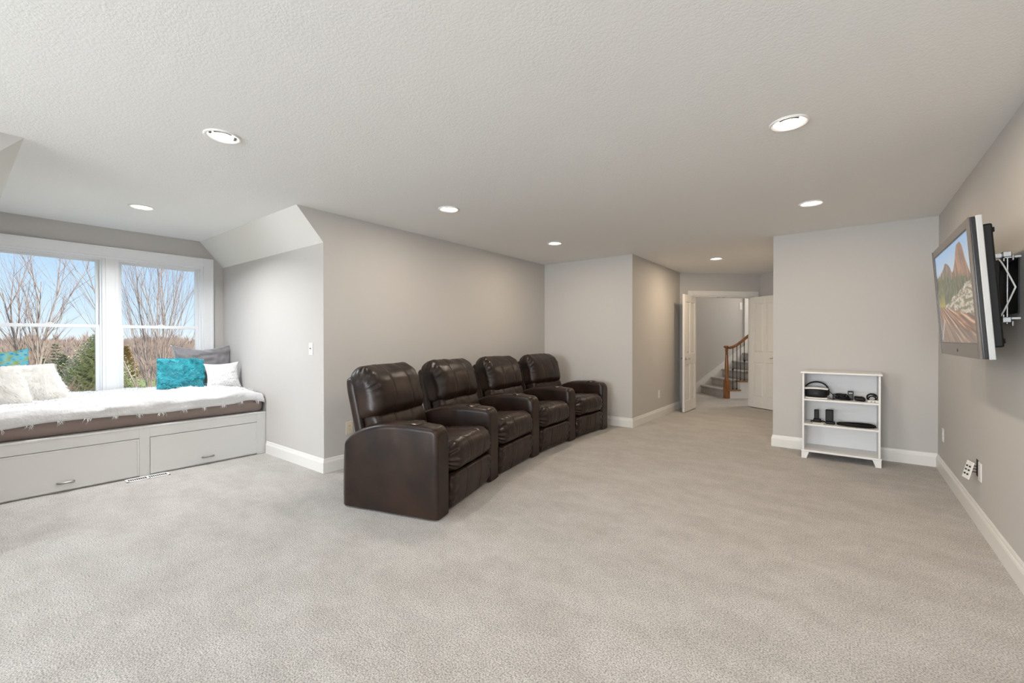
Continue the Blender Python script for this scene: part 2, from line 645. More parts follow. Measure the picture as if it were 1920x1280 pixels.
# ------------------------------------------------------------------ stair hall shell
mb = MB()
mb.tbox(S, -2.04, 1.05, 0, 3.34, 1.19, 4.2)
fix_normals(mb.build('wall_stair', m_wall, label='grey-beige stairwell wall seen through the doorway', cat='wall', kind='structure'))
mb = MB()
mb.tbox(S, 3.2, -1.19, 0, 3.34, 1.05, 4.2)
fix_normals(mb.build('wall_stair_end', m_wall, label='stairwell end wall hidden past the doorway', cat='wall', kind='structure'))
mb = MB()
mb.tbox(S, -0.04, -1.05, 0, 3.2, -0.91, 4.2)
fix_normals(mb.build('wall_stair_near', m_wall, label='stair hall wall hidden beside the doorway', cat='wall', kind='structure'))
mb = MB()
mb.tbox(S, -2.04, -1.05, H + 0.001, -0.04, -0.91, 4.2)
fix_normals(mb.build('wall_stair_over', m_wall, label='upper stair hall wall above the doorway', cat='wall', kind='structure'))
mb = MB()
mb.tbox(S, -2.04, -1.05, 0, -1.9, 1.05, 4.2)
fix_normals(mb.build('wall_stair_left', m_wall, label='stair hall wall hidden left of the doorway', cat='wall', kind='structure'))
mb = MB()
mb.tbox(S, -1.9, -1.05, 0, -1.63, -0.91, H)
fix_normals(mb.build('wall_stair_corner', m_wall, label='stair hall corner wall hidden left of the doorway', cat='wall', kind='structure'))
mb = MB()
mb.tbox(S, -2.1, -1.25, 4.2, 3.4, 1.25, 4.35)
fix_normals(mb.build('ceiling', m_slope, label='high stairwell ceiling out of sight', cat='ceiling', kind='structure'))
w3 = empty('added_window_3', S(3.2, 0, 2.2), 'unseen white window added for daylight high at the top of the stairwell', 'window', kind='structure')
mb = MB()
for b0, b1, z0, z1 in ((-0.9, -0.83, 2.3, 4.0), (0.83, 0.9, 2.3, 4.0), (-0.9, 0.9, 2.3, 2.37), (-0.9, 0.9, 3.93, 4.0), (-0.9, 0.9, 3.1, 3.16)):
    mb.tbox(S, 3.14, b0, z0, 3.199, b1, z1)
fix_normals(mb.build('added_window_frame', m_trim2, w3))
area_light('added_daylight', S(3.12, 0, 3.15), -E1 - Vector((0, 0, 0.25)), 1.6, 1.5, STAIR_W, STAIR_COL, w3)  # window and lamp added out of view to bring daylight to the stairs

# ------------------------------------------------------------------ baseboards
BBP = [(0, 0), (0.015, 0), (0.015, 0.092), (0.012, 0.104), (0.009, 0.110), (0.007, 0.124), (0.004, 0.132), (0, 0.132)]


def baseboard(name, a, b, label, ea=0.0, eb=0.0):
    """along a->b, room on the left side"""
    a = Vector((*a, 0))
    b = Vector((*b, 0))
    d = (b - a).normalized()
    n = Vector((-d.y, d.x, 0))
    L = (b - a).length

    def fn(p, q, t):
        # mitred ends: ea/eb add per profile depth
        tt = -ea * p if t == 0 else L + eb * p
        v = a + d * tt + n * p
        return (v.x, v.y, q)
    mb = MB().prism(BBP, fn, 0, 1)
    return fix_normals(mb.build(name, m_trim, label=label, cat='baseboard', kind='structure'))


baseboard('baseboard_right', (XR, YN), (XR, YB), 'white baseboard along the television wall', 0, -1)
baseboard('baseboard_back_right', (XR, YB), (XA, YB), 'white baseboard behind the white bookcase', -1, 1)
baseboard('baseboard_hall_right', (XA, YB), (HX, HY), 'white baseboard on the hidden right passage wall', 1, 0)
baseboard('baseboard_hall_left', (XE, YF), (XE, YB), 'white baseboard along the left passage wall with the outlet', 0, 1)
baseboard('baseboard_back_left', (XE, YB), (XL, YB), 'white baseboard beyond the farthest recliner', 1, -1)
baseboard('baseboard_left', (XL, YB), (XL, YS), 'white baseboard along the wall behind the recliners', -1, 1)
baseboard('baseboard_dormer', (XL, YS), (-5.05, YS), 'white baseboard below the light switch beside the window seat', 1, 0)
baseboard('baseboard_left_near', (XL, YS2), (XL, YN), 'white baseboard left of the alcove behind the camera', 1, 0)

# ------------------------------------------------------------------ recessed lights
for i, (x, y) in enumerate(LIGHTS):
    lab = ['recessed ceiling light nearest the window alcove, with clips visible inside', 'recessed ceiling light above the second recliner',
           'recessed ceiling light above the farthest recliners', 'recessed ceiling light above the camera by the television wall',
           'largest recessed ceiling light on the right, before the television', 'recessed ceiling light in front of the bookcase wall',
           'recessed ceiling light over the window seat alcove', 'recessed ceiling light in the passage before the double doors',
           'recessed ceiling light behind the camera on the alcove side', 'recessed ceiling light behind the camera on the television side'][i]
    L = empty('recessed_light', (x, y, H), lab, 'ceiling light', 'recessed ceiling lights')
    T = lambda a, b, c, x=x, y=y: (x + a, y + b, H + c)
    MB().lathe([(0.096, 0.0), (0.096, -0.004), (0.090, -0.008), (0.080, -0.006), (0.076, 0.0), (0.076, 0.01)], 40, T).build('trim_ring', m_can, L)
    MB().lathe([(0.080, -0.002), (0.078, 0.006), (0.066, 0.018), (0.050, 0.024)], 40, T).build('baffle', m_can, L)
    MB().lathe([(0.054, -0.002), (0.05, -0.004), (0.03, -0.005), (0.004, -0.0055)], 32, T, cap1=True).build('lamp_lens', m_lamp, L)
    if i == 0:
        for sx in (-1, 1):
            MB().box(x - 0.008, y + sx * 0.064 - 0.006, H - 0.002, x + 0.008, y + sx * 0.064 + 0.006, H + 0.012).build('clip', m_gray, L)
    power = CAN_W * {6: 2.9, 7: 1.45, 0: 0.35, 1: 0.95, 2: 0.95, 3: 1.3, 4: 1.1, 5: 0.60}.get(i, 1.0)
    area_light('lamp', (x, y, H - 0.0062), (0, 0, -1), 0.104, 0, power, {0: (1.0, 0.985, 0.965), 6: (0.97, 0.985, 1.0), 3: (1.0, 0.985, 0.965), 1: (1.0, 0.87, 0.72), 2: (1.0, 0.83, 0.64)}.get(i, CAN_COL), L, 'DISK', math.radians(146) if i == 6 else PI)
# ------------------------------------------------------------------ dormer windows
win = empty('window_1', (XW, 1.085, OZ0), 'pair of white double-hung windows above the window seat', 'window', kind='structure')
CW = 0.095
mb = MB()   # casing
mb.box(XW, OY0 - CW, OZ0 - 0.05, XW + 0.018, OY0, OZ1 + CW)
mb.build('casing', m_trim2, win, bevel=0.003)
MB().box(XW, OY1, OZ0 - 0.05, XW + 0.018, OY1 + CW, OZ1 + CW).build('casing', m_trim2, win, bevel=0.003)
MB().box(XW, OY0, OZ1, XW + 0.018, OY1, OZ1 + CW).build('casing', m_trim2, win, bevel=0.003)
mb = MB()   # back band on the casing
mb.box(XW, OY0 - CW - 0.008, OZ0 - 0.05, XW + 0.026, OY0 - CW + 0.012, OZ1 + CW + 0.008)
mb.box(XW, OY1 + CW - 0.012, OZ0 - 0.05, XW + 0.026, OY1 + CW + 0.008, OZ1 + CW + 0.008)
mb.box(XW, OY0 - CW + 0.0121, OZ1 + CW - 0.012, XW + 0.026, OY1 + CW - 0.0121, OZ1 + CW + 0.008)
mb.build('casing_band', m_trim2, win, bevel=0.003)
mb = MB()   # jamb liner
jt = 0.022
mb.box(XW - 0.135, OY0, OZ0, XW + 0.004, OY0 + jt, OZ1)
mb.box(XW - 0.135, OY1 - jt, OZ0, XW + 0.004, OY1, OZ1)
mb.box(XW - 0.135, OY0 + jt, OZ1 - jt, XW + 0.004, OY1 - jt, OZ1)
mb.box(XW - 0.135, OY0 + jt, OZ0, XW + 0.03, OY1 - jt, OZ0 + 0.03)
mb.build('jamb', m_trim2, win, bevel=0.002)
MB().box(XW - 0.13, 1.018, OZ0 + 0.03, XW - 0.012, 1.152, OZ1 - jt).build('mullion', m_trim2, win, bevel=0.004)
MB().box(XW - 0.02, 1.045, OZ0 + 0.03, XW - 0.003, 1.125, OZ1 - jt).build('mullion_cover', m_trim2, win, bevel=0.003)
ZM = 1.385
for (a, b) in ((OY0 + jt, 1.018), (1.152, OY1 - jt)):
    # stops
    mb = MB()
    for y0 in (a, b - 0.014):
        mb.box(XW - 0.055, y0, OZ0 + 0.0302, XW - 0.035, y0 + 0.014, OZ1 - jt - 0.0002)
    mb.box(XW - 0.055, a + 0.0141, OZ1 - jt - 0.014, XW - 0.035, b - 0.0141, OZ1 - jt - 0.0002)
    mb.build('stop', m_trim2, win)
    for nm, xs, z0, z1, sw, rb, rt in (('upper_sash', XW - 0.115, ZM - 0.012, OZ1 - jt, 0.040, 0.032, 0.036),
                                       ('lower_sash', XW - 0.082, OZ0 + 0.03, ZM + 0.020, 0.046, 0.06, 0.034)):
        f = MB()
        f.box(xs, a, z0, xs + 0.03, a + sw, z1)
        f.box(xs, b - sw, z0, xs + 0.03, b, z1)
        f.box(xs, a + sw, z0, xs + 0.03, b - sw, z0 + rb)
        f.box(xs, a + sw, z1 - rt, xs + 0.03, b - sw, z1)
        fr = f.build(nm, m_trim2, win, bevel=0.003)
        MB().box(xs + 0.012, a + sw, z0 + rb, xs + 0.017, b - sw, z1 - rt).build('pane', m_glass, fr)
        if nm == 'lower_sash':
            c = (a + b) / 2
            MB().box(xs + 0.002, c - 0.032, z1, xs + 0.026, c + 0.032, z1 + 0.007).box(xs + 0.006, c - 0.018, z1 + 0.007, xs + 0.022, c + 0.02, z1 + 0.016).build(
                'sash_lock', m_plate, fr, bevel=0.002)

# ------------------------------------------------------------------ window seat
XF, ZT = -5.08, 0.458
b0, b1 = YS2 + 0.001, YS - 0.001
bench = empty('window_seat', (-5.65, 1.09, 0), 'white built-in window seat cabinet with two flip-up panels', 'window seat')
mb = MB()
mb.box(XW + 0.001, b0, 0.0, XF - 0.022, b1, ZT - 0.02)
mb.build('body', m_cab, bench)
MB().box(XF - 0.024, b0 + 0.09, 0.0, XF - 0.0225, b1 - 0.09, 0.03).build('gap', m_gap, bench)
ff = MB()
ff.box(XF - 0.022, b0, 0.0, XF, 0.127, ZT - 0.02)
ff.box(XF - 0.022, 1.066, 0.0, XF, 1.142, ZT - 0.02)
ff.box(XF - 0.022, 2.058, 0.0, XF, b1, ZT - 0.02)
ff.box(XF - 0.022, 0.127, 0.352, XF, 1.066, ZT - 0.02)
ff.box(XF - 0.022, 1.142, 0.352, XF, 2.058, ZT - 0.02)
ff.build('face_frame', m_cab, bench, bevel=0.0015)
MB().box(XW + 0.001, b0, ZT - 0.02, XF + 0.012, b1, ZT).build('seat_board', m_cab, bench, bevel=0.004)
for (y0, y1) in ((0.129, 1.064), (1.144, 2.056)):
    d = MB().box(XF - 0.02, y0, 0.014, XF + 0.003, y1, 0.348).build('door', m_cab, bench, bevel=0.0015)
    t = MB()
    for (p0, p1, z0, z1) in ((y0, y0 + 0.014, 0.014, 0.348), (y1 - 0.014, y1, 0.014, 0.348), (y0 + 0.0141, y1 - 0.0141, 0.334, 0.348)):
        t.box(XF + 0.003, p0, z0, XF + 0.008, p1, z1)
    t.build('edge_bead', m_cab, d, bevel=0.002)
    c = (y0 + y1) / 2
    h = MB().tube([(XF + 0.003, c - 0.048, 0.076), (XF + 0.018, c - 0.046, 0.077), (XF + 0.026, c - 0.03, 0.078), (XF + 0.028, c, 0.078),
                   (XF + 0.026, c + 0.03, 0.078), (XF + 0.018, c + 0.046, 0.077), (XF + 0.003, c + 0.048, 0.076)], [0.008, 0.008, 0.0085, 0.006, 0.0085, 0.008, 0.008], 8)
    h.build('handle', m_nickel, d)

# mattress
MX0, MX1, MY0, MY1, MZ0, MZ1 = XW + 0.03, -5.095, YS2 + 0.01, 2.128, ZT, 0.688


def mdisp(p, nn):
    k = 0.0
    if nn.x > 0.5:
        k = 0.010 * math.sin(p.z * 16 + p.y * 3) * 0.4
        k += 0.006 * nz((p.x, p.y * 0.35, p.z * 3), 9, 2) * (1.0 if p.y < -0.3 else 0.45)
        k += 0.014 * (1 - (p.z / 0.115) ** 2)
    q = p + nn * k
    # mattress corner slumps at the far right end
    e = max(0, (p.y - 0.80) / 0.25)
    if p.z > 0:
        q.z -= 0.075 * min(1.0, e) ** 2 * max(0.0, (p.x + 0.59) / 1.18) ** 0.7
    return q


mc = Vector(((MX0 + MX1) / 2, (MY0 + MY1) / 2, (MZ0 + MZ1) / 2))
v, f = soft_box(((MX1 - MX0) / 2 - 0.008, (MY1 - MY0) / 2, (MZ1 - MZ0) / 2), 0.055, (40, 90, 14), lambda a, b, c: (mc.x + a, mc.y + b, mc.z + c), mdisp)
MB().add(v, f, 0, True).build('mattress', m_mattress, label='brown-sheeted mattress on the white window seat', cat='mattress')

# throw blanket: one sheet with thickness, lying on the mattress and hanging over its front edge
NU, NV = 74, 150


def slump(x, y):
    e = max(0, (y - mc.y - 0.80) / 0.25)
    return 0.075 * min(1.0, e) ** 2 * max(0.0, (x - mc.x + 0.59) / 1.18) ** 0.7


def blanket_pt(i, j):
    """i across (back 0 -> front), j along Y"""
    y = YS2 + 0.012 + (YS - 0.016 - YS2 - 0.012) * j / NV
    hang = 0.092 + 0.012 * noise.noise(Vector((y * 3.1, 4, 0))) + 0.010 * math.sin(y * 5.2 + 1) - 0.05 * max(0, (y - 1.85) / 0.3)
    xfl = -5.128                     # where the roll over the edge starts
    Lf = xfl - (XW + 0.035)
    r = 0.05
    arc = r * PI / 2
    s = (Lf + arc + hang) * i / NU
    w = 0.011 * noise.noise(Vector((i * 0.10, y * 4.0, 1.0))) + 0.008 * noise.noise(Vector((i * 0.27, y * 8, 9.0))) \
        + 0.006 * math.sin(y * 17 + i * 0.22 + 2 * noise.noise(Vector((i * .05, y, 3))))
    w += 0.004 * noise.noise(Vector((i * 0.6, y * 26, 5.0)))
    zt = MZ1 + 0.026 - slump(XW + 0.035 + min(s, Lf), y)
    zt -= 0.006 * max(0, 1 - abs(s - 0.2) / 0.25)
    w = max(w, -0.008)
    if s < Lf:
        return Vector((XW + 0.035 + s, y, zt + w))
    if s < Lf + arc:
        a = (s - Lf) / r
        return Vector((xfl + r * math.sin(a) + 0.3 * w, y, zt - r * (1 - math.cos(a)) + w * 0.7))
    return Vector((xfl + r + 0.012 + 0.6 * w + 0.006 * math.sin(y * 9), y, zt - r - (s - Lf - arc)))


pts = [[blanket_pt(i, j) for j in range(NV + 1)] for i in range(NU + 1)]
mb = MB()
fl = [p for row in pts for p in row]
mb.add(fl, [(i * (NV + 1) + j, i * (NV + 1) + j + 1, (i + 1) * (NV + 1) + j + 1, (i + 1) * (NV + 1) + j)[::-1] for i in range(NU) for j in range(NV)], 0, True)
blanket = mb.build('throw_blanket', m_blanket, label='white tufted throw blanket spread over the window seat mattress', cat='blanket')
md = blanket.modifiers.new('thick', 'SOLIDIFY')
md.thickness = 0.006
md.offset = -1
fr = MB()
rnd = random.Random(3)


def strand(p, d, L, w, fr):
    d = d.normalized()
    sd = d.cross(Vector((rnd.uniform(-1, 1), rnd.uniform(-1, 1), rnd.uniform(-1, 1)))).normalized() * w
    mid = p + d * L * 0.55 + Vector((rnd.uniform(-.2, .2), rnd.uniform(-.2, .2), rnd.uniform(-.1, .1))) * L
    tip = p + d * L + Vector((rnd.uniform(-.4, .4), rnd.uniform(-.4, .4), rnd.uniform(-.3, .1))) * L
    fr.add([p - sd, p + sd, mid + sd * 0.8, mid - sd * 0.8, tip], [(0, 1, 2, 3), (3, 2, 4)])


for row in range(4, NU - 6, 5):          # rows of eyelash tufts on top
    for j in range(2, NV - 2, 3):
        jj = j + rnd.randint(-1, 1)
        p = pts[row][jj]
        for k in range(6):
            strand(p + Vector((rnd.uniform(-.012, .012), rnd.uniform(-.015, .015), 0.003)), Vector((rnd.uniform(-.7, .9), rnd.uniform(-1, 1), rnd.uniform(.5, 1.0))), rnd.uniform(.012, .024), .0018, fr)
for j in range(1, NV, 1):                 # fringe clumps hanging off the front hem
    if (j // 3) % 4 == 0:
        p = pts[NU][j]
        for k in range(5):
            strand(p + Vector((0.003, rnd.uniform(-.012, .012), 0.004)), Vector((0.25, rnd.uniform(-.5, .5), -1)), rnd.uniform(.02, .045), .0013, fr)
fr.build('fringe', m_fringe, blanket, kind='stuff')


# ------------------------------------------------------------------ pillows
def pillow(name, mat, base, w, h, t, yaw, lean, label, seed, pinch=0.09, wr=0.006, n=44, roll=0.0, sag=0.0, taper=0.0):
    """base: point under the pillow's bottom edge; facing +X turned by yaw, top leaning back by lean"""
    rot = Matrix.Rotation(yaw, 3, 'Z') @ Matrix.Rotation(-lean, 3, 'Y') @ Matrix.Rotation(roll, 3, 'X')
    root = empty(name, base, label, 'pillow', 'pillows on the window seat', rot)
    P = {}
    vs_, fs = [], []
    grid = {}
    for side in (1, -1):
        for i in range(n + 1):
            for j in range(n + 1):
                a, b = 2 * i / n - 1, 2 * j / n - 1
                edge = i in (0, n) or j in (0, n)
                if edge and (i, j) in grid:
                    P[(side, i, j)] = grid[(i, j)]
                    continue
                yy = w / 2 * a * (1 - pinch * (1 - b * b) * abs(a) ** 1.5)
                zz = h / 2 * b * (1 - pinch * (1 - a * a) * abs(b) ** 1.5)
                prof = max(0.0, (1 - abs(a) ** 2.2) * (1 - abs(b) ** 2.2)) ** 0.62
                xx = side * t / 2 * prof
                rr = math.hypot(a, b)
                xx += side * wr * prof ** 0.5 * (noise.noise(Vector((a * 2.2 + seed, b * 2.2, side))) * 1.5 + noise.noise(Vector((a * 5 + seed, b * 5, side))))
                # creases running into the corners
                ang = math.atan2(b, a)
                xx += side * wr * 0.8 * prof ** 0.4 * math.sin(ang * 14 + seed + 3 * rr) * max(0, rr - 0.5)
                zz -= sag * (1 - abs(a)) * max(0, b)
                yy *= 1 - taper * (b + 1) / 2
                id_ = len(vs_)
                vs_.append((xx, yy, zz + h / 2))
                P[(side, i, j)] = id_
                if edge:
                    grid[(i, j)] = id_
    for side in (1, -1):
        for i in range(n):
            for j in range(n):
                q = [P[(side, i, j)], P[(side, i + 1, j)], P[(side, i + 1, j + 1)], P[(side, i, j + 1)]]
                fs.append(q if side == 1 else q[::-1])
    MB().add(vs_, fs, 0, True).build('cover', mat, root, local=True)
    return root, vs_, P, n


BZ = MZ1 + 0.022
pillow('velvet_pillow', m_grayp, (-5.975, 1.855, BZ - 0.01), 0.60, 0.50, 0.15, math.radians(-6), math.radians(16),
       'large grey velvet pillow leaning in the window corner', 1.3, 0.12, 0.020, sag=0.035)
teal, tv_, tP, tn = pillow('plush_pillow', m_teal, (-5.80, 1.575, BZ - 0.005), 0.42, 0.335, 0.12, math.radians(-4), math.radians(14),
                           'shaggy teal plush pillow in front of the grey pillow', 4.1, 0.03, 0.008, roll=math.radians(-3))
fr = MB()
for i in range(1, tn):
    for j in range(1, tn):
        for k in range(2):
            p = Vector(tv_[tP[(1, i, j)]])
            a = noise.noise(Vector((p.y * 9, p.z * 9, 2))) * 7 + rnd.uniform(-.8, .8)
            d = Vector((rnd.uniform(.45, 1.5), math.cos(a), math.sin(a)))
            p = p + Vector((-0.003, rnd.uniform(-.006, .006), rnd.uniform(-.006, .006)))
            L = rnd.uniform(.018, .034)
            d.normalize()
            sd = d.cross(Vector((1, 0, 0))).normalized() * 0.0065
            fr.add([p - sd, p + sd, p + d * L * .7 + sd * 1.2, p + d * L * .7 - sd * 1.2, p + d * L + Vector((-.006, 0, 0))], [(0, 1, 2, 3), (3, 2, 4)])
for k in range(500):
    a = rnd.uniform(-1, 1)
    e = rnd.choice(((a, 1), (a, -1), (1, a), (-1, a)))
    p = Vector((rnd.uniform(-.01, .01), .205 * e[0], .1675 + .163 * e[1]))
    d = Vector((rnd.uniform(-.5, .8), e[0] * (abs(e[0]) == 1) + rnd.uniform(-.6, .6), e[1] * (abs(e[1]) == 1) + rnd.uniform(-.6, .6))).normalized()
    sd = Vector((rnd.uniform(-1, 1), rnd.uniform(-1, 1), rnd.uniform(-1, 1))).normalized() * .004
    fr.add([p - sd, p + sd, p + d * .016], [(0, 1, 2)])
fr.build('plush_pile', m_teal, teal, kind='stuff', local=True)

# dotted white pillow
m_dot = bpy.data.materials.new('white fabric with grey dashes')
m_dot.use_nodes = True
nt = m_dot.node_tree
b_ = nt.nodes['Principled BSDF']
b_.inputs['Roughness'].default_value = 0.85
tc = nt.nodes.new('ShaderNodeTexCoord')
sp = nt.nodes.new('ShaderNodeSeparateXYZ')
nt.links.new(tc.outputs['Object'], sp.inputs[0])


def mth(op, a, b=None, c=None):
    n_ = nt.nodes.new('ShaderNodeMath')
    n_.operation = op
    for k, v_ in enumerate((a, b, c)):
        if v_ is None:
            continue
        if isinstance(v_, (int, float)):
            n_.inputs[k].default_value = v_
        else:
            nt.links.new(v_, n_.inputs[k])
    return n_.outputs[0]


row = mth('FLOOR', mth('MULTIPLY', sp.outputs['Z'], 46))
off = mth('MULTIPLY', mth('MODULO', row, 2.0), 0.5)
fy = mth('FRACT', mth('ADD', mth('MULTIPLY', sp.outputs['Y'], 40), off))
fz = mth('FRACT', mth('MULTIPLY', sp.outputs['Z'], 46))
dash = mth('MULTIPLY', mth('LESS_THAN', mth('ABSOLUTE', mth('SUBTRACT', fy, 0.5)), 0.22), mth('LESS_THAN', mth('ABSOLUTE', mth('SUBTRACT', fz, 0.5)), 0.17))
mixn = nt.nodes.new('ShaderNodeMix')
mixn.data_type = 'RGBA'
mixn.inputs['A'].default_value = (0.80, 0.795, 0.79, 1)
mixn.inputs['B'].default_value = (0.56, 0.56, 0.57, 1)
nt.links.new(dash, mixn.inputs['Factor'])
nt.links.new(mixn.outputs['Result'], b_.inputs['Base Color'])
pillow('patterned_pillow', m_dot, (-5.66, 1.945, BZ - 0.022), 0.345, 0.30, 0.11, math.radians(-10), math.radians(12),
       'small white pillow with rows of grey dashes against the alcove wall', 7.7, 0.14, 0.008, roll=math.radians(3))


def fur_pillow(base, w, h, t, yaw, lean, label, seed, roll=0, taper=0.0):
    root, v, P, n = pillow('fur_pillow', m_furw, base, w, h, t, yaw, lean, label, seed, 0.02, 0.006, roll=roll, taper=taper)
    fr = MB()
    for q in range(9000):
        i, j = rnd.randint(0, n), rnd.randint(0, n)
        s_ = 1 if rnd.random() < .75 else -1
        p = Vector(v[P[(s_, i, j)]]) + Vector((0, rnd.uniform(-.008, .008), rnd.uniform(-.006, .006)))
        out = Vector((s_ * .35, (p.y / w) * .8, (p.z - h / 2) / h * .7))
        fl_ = noise.noise(p * 6 + Vector((seed, 0, 0)))
        d = (out + Vector((0, .5 * fl_ + rnd.uniform(-.2, .2), -.55 + rnd.uniform(-.2, .2)))).normalized()
        L = rnd.uniform(.018, .034)
        sd = d.cross(Vector((1, 0.2, 0))).normalized() * .0011
        fr.add([p - sd, p + sd, p + d * L], [(0, 1, 2)])
    fr.build('fur', m_furw, root, kind='stuff', local=True)


fur_pillow((-5.66, 0.45, BZ - 0.02), 0.53, 0.36, 0.16, math.radians(-4), math.radians(24), 'cream faux-fur pillow nearest the window view, below the blue one', 2.2, roll=math.radians(2), taper=0.42)
fur_pillow((-5.50, 0.262, BZ - 0.02), 0.40, 0.36, 0.15, math.radians(8), math.radians(26), 'cream faux-fur pillow cut by the left edge of the view', 5.2, taper=0.25)

# blue-green scale patterned pillow
m_peacock = bpy.data.materials.new('blue green feather print')
m_peacock.use_nodes = True
nt = m_peacock.node_tree
b_ = nt.nodes['Principled BSDF']
b_.inputs['Roughness'].default_value = 0.7
tc = nt.nodes.new('ShaderNodeTexCoord')
mp = nt.nodes.new('ShaderNodeMapping')
mp.inputs['Scale'].default_value = (8, 24, 34)
nt.links.new(tc.outputs['Object'], mp.inputs[0])
vo = nt.nodes.new('ShaderNodeTexVoronoi')
vo.inputs['Scale'].default_value = 1.0
nt.links.new(mp.outputs[0], vo.inputs['Vector'])
rp = nt.nodes.new('ShaderNodeValToRGB')
rp.color_ramp.elements[0].position = 0.1
rp.color_ramp.elements[0].color = (0.02, 0.12, 0.24, 1)
rp.color_ramp.elements[1].position = 0.75
rp.color_ramp.elements[1].color = (0.22, 0.30, 0.12, 1)
x_ = rp.color_ramp.elements.new(0.42)
x_.color = (0.08, 0.36, 0.47, 1)
nt.links.new(vo.outputs['Distance'], rp.inputs[0])
nt.links.new(rp.outputs[0], b_.inputs['Base Color'])
bp = nt.nodes.new('ShaderNodeBump')
bp.inputs['Strength'].default_value = 0.6
bp.inputs['Distance'].default_value = 0.01
bp.invert = True
nt.links.new(vo.outputs['Distance'], bp.inputs['Height'])
nt.links.new(bp.outputs[0], b_.inputs['Normal'])
pillow('feather_print_pillow', m_peacock, (-5.98, 0.30, BZ - 0.015), 0.48, 0.49, 0.15, math.radians(-5), math.radians(14),
       'blue and green feather-print pillow behind the cream fur pillows', 3.4, 0.16, 0.009, taper=0.30)
# ------------------------------------------------------------------ recliners
ARM_W, SEAT_W, DEP = 0.173, 0.70, 0.82
XFRONT = 0.42


def cat(ctrl, t):
    """smooth interpolation through control points (t,z)"""
    for i in range(len(ctrl) - 1):
        if t <= ctrl[i + 1][0] or i == len(ctrl) - 2:
            t0, z0 = ctrl[i]
            t1, z1 = ctrl[i + 1]
            zp = ctrl[max(i - 1, 0)]
            zn = ctrl[min(i + 2, len(ctrl) - 1)]
            u = (t - t0) / (t1 - t0)
            m0 = (z1 - zp[1]) / (t1 - zp[0]) * (t1 - t0)
            m1 = (zn[1] - z0) / (zn[0] - t0) * (t1 - t0)
            return (2 * u ** 3 - 3 * u ** 2 + 1) * z0 + (u ** 3 - 2 * u ** 2 + u) * m0 + (-2 * u ** 3 + 3 * u ** 2) * z1 + (u ** 3 - u ** 2) * m1


ARMP = [(0.0, 0.475), (0.08, 0.535), (0.2, 0.588), (0.35, 0.626), (0.5, 0.644), (0.7, 0.650), (0.88, 0.644), (1.0, 0.636)]


def armrest(fl, fr, bl, br, parent, seed):
    fl, fr, bl, br = [Vector((*p, 0)) for p in (fl, fr, bl, br)]
    mb = MB()
    st = []
    rf = 0.055
    for k in range(5):
        a = k / 4 * PI / 2
        st.append((0.03 * math.sin(a), 0.03 * (1 - math.sin(a)), 0.02 * (1 - math.sin(a))))
    for k in range(1, 22):
        st.append((0.03 + (DEP - rf - 0.03) * k / 21, 0.0, 0.0))
    for k in range(1, 7):
        a = k / 6 * PI / 2
        st.append((DEP - rf + rf * math.sin(a), rf * (1 - math.cos(a)), 0.020 * (1 - math.cos(a))))
    rings = []
    for (u, dz, ins) in st:
        t = u / DEP
        Lp = bl.lerp(fl, t)
        Rp = br.lerp(fr, t)
        w = (Rp - Lp).length
        d = (Rp - Lp) / w
        zt = cat(ARMP, t) - dz
        rc = 0.042
        prof = []
        for z in (0.012, 0.10, 0.20, 0.30, 0.40):
            zz = min(z, zt - rc - 0.005)
            prof.append((ins, zz))
        for k in range(7):
            a = k / 6 * PI / 2
            prof.append((ins + rc * (1 - math.cos(a)), zt - rc + rc * math.sin(a)))
        prof.append((w / 2, zt + 0.008))
        full = prof + [(w - x, z) for x, z in reversed(prof[:-1])]
        ring = []
        for x, z in full:
            p = Lp + d * x
            p.z = z
            puff = 0.006 * noise.noise(Vector((p.x * 6 + seed, p.y * 6, z * 6)))
            if z > 0.3:
                puff += 0.003 * noise.noise(Vector((p.x * 22 + seed, p.y * 22, z * 22)))
            p += d * puff * (-1 if x < w / 2 else 1)
            ring.append(p)
        rings.append(ring)
    n = len(rings[0])
    vs_ = [p for r in rings for p in r]
    fs = []
    for i in range(len(rings) - 1):
        for k in range(n - 1):
            fs.append((i * n + k, i * n + k + 1, (i + 1) * n + k + 1, (i + 1) * n + k)[::-1])
    mb.add(vs_, fs, 0, True)
    L = (len(rings) - 1) * n
    mb.add(vs_, [tuple(range(n)), tuple(range(L + n - 1, L - 1, -1))])
    arm = mb.build('armrest', m_leather, parent, local=True)
    # cup holder set in the pad
    t = 0.74
    c = (bl.lerp(fl, t) + br.lerp(fr, t)) / 2
    zc = cat(ARMP, t) + 0.005
    T = lambda a, b, z: (c.x + a, c.y + b, zc + z)
    cup = MB().lathe([(0.064, -0.006), (0.064, 0.001), (0.0625, 0.003), (0.061, 0.003), (0.060, 0.000)], 32, T).build('cup_holder', m_gold, arm, local=True)
    MB().lathe([(0.061, 0.0015), (0.052, 0.003), (0.047, 0.0045), (0.043, 0.003), (0.040, 0.0005), (0.002, 0.0003)], 32, T, cap1=True).build('cup_liner', m_bronze, arm, local=True)
    return arm


def gather(p, yedge, k, amp, ang, ny=0.0):
    """leather puckers close to the side seams"""
    e = max(0.0, 1 - (yedge - abs(p.y)) / 0.085)
    return amp * e * (1 - 0.25 * e) * (1 - abs(ny) ** 3) * math.sin(ang * k + 2.2 * noise.noise(Vector((p.x * 7, p.y * 3, p.z * 7))))


def seam(y, ys, depth=0.007, wd=0.010):
    return -depth * sum(math.exp(-((y - s_) / wd) ** 2) for s_ in ys)


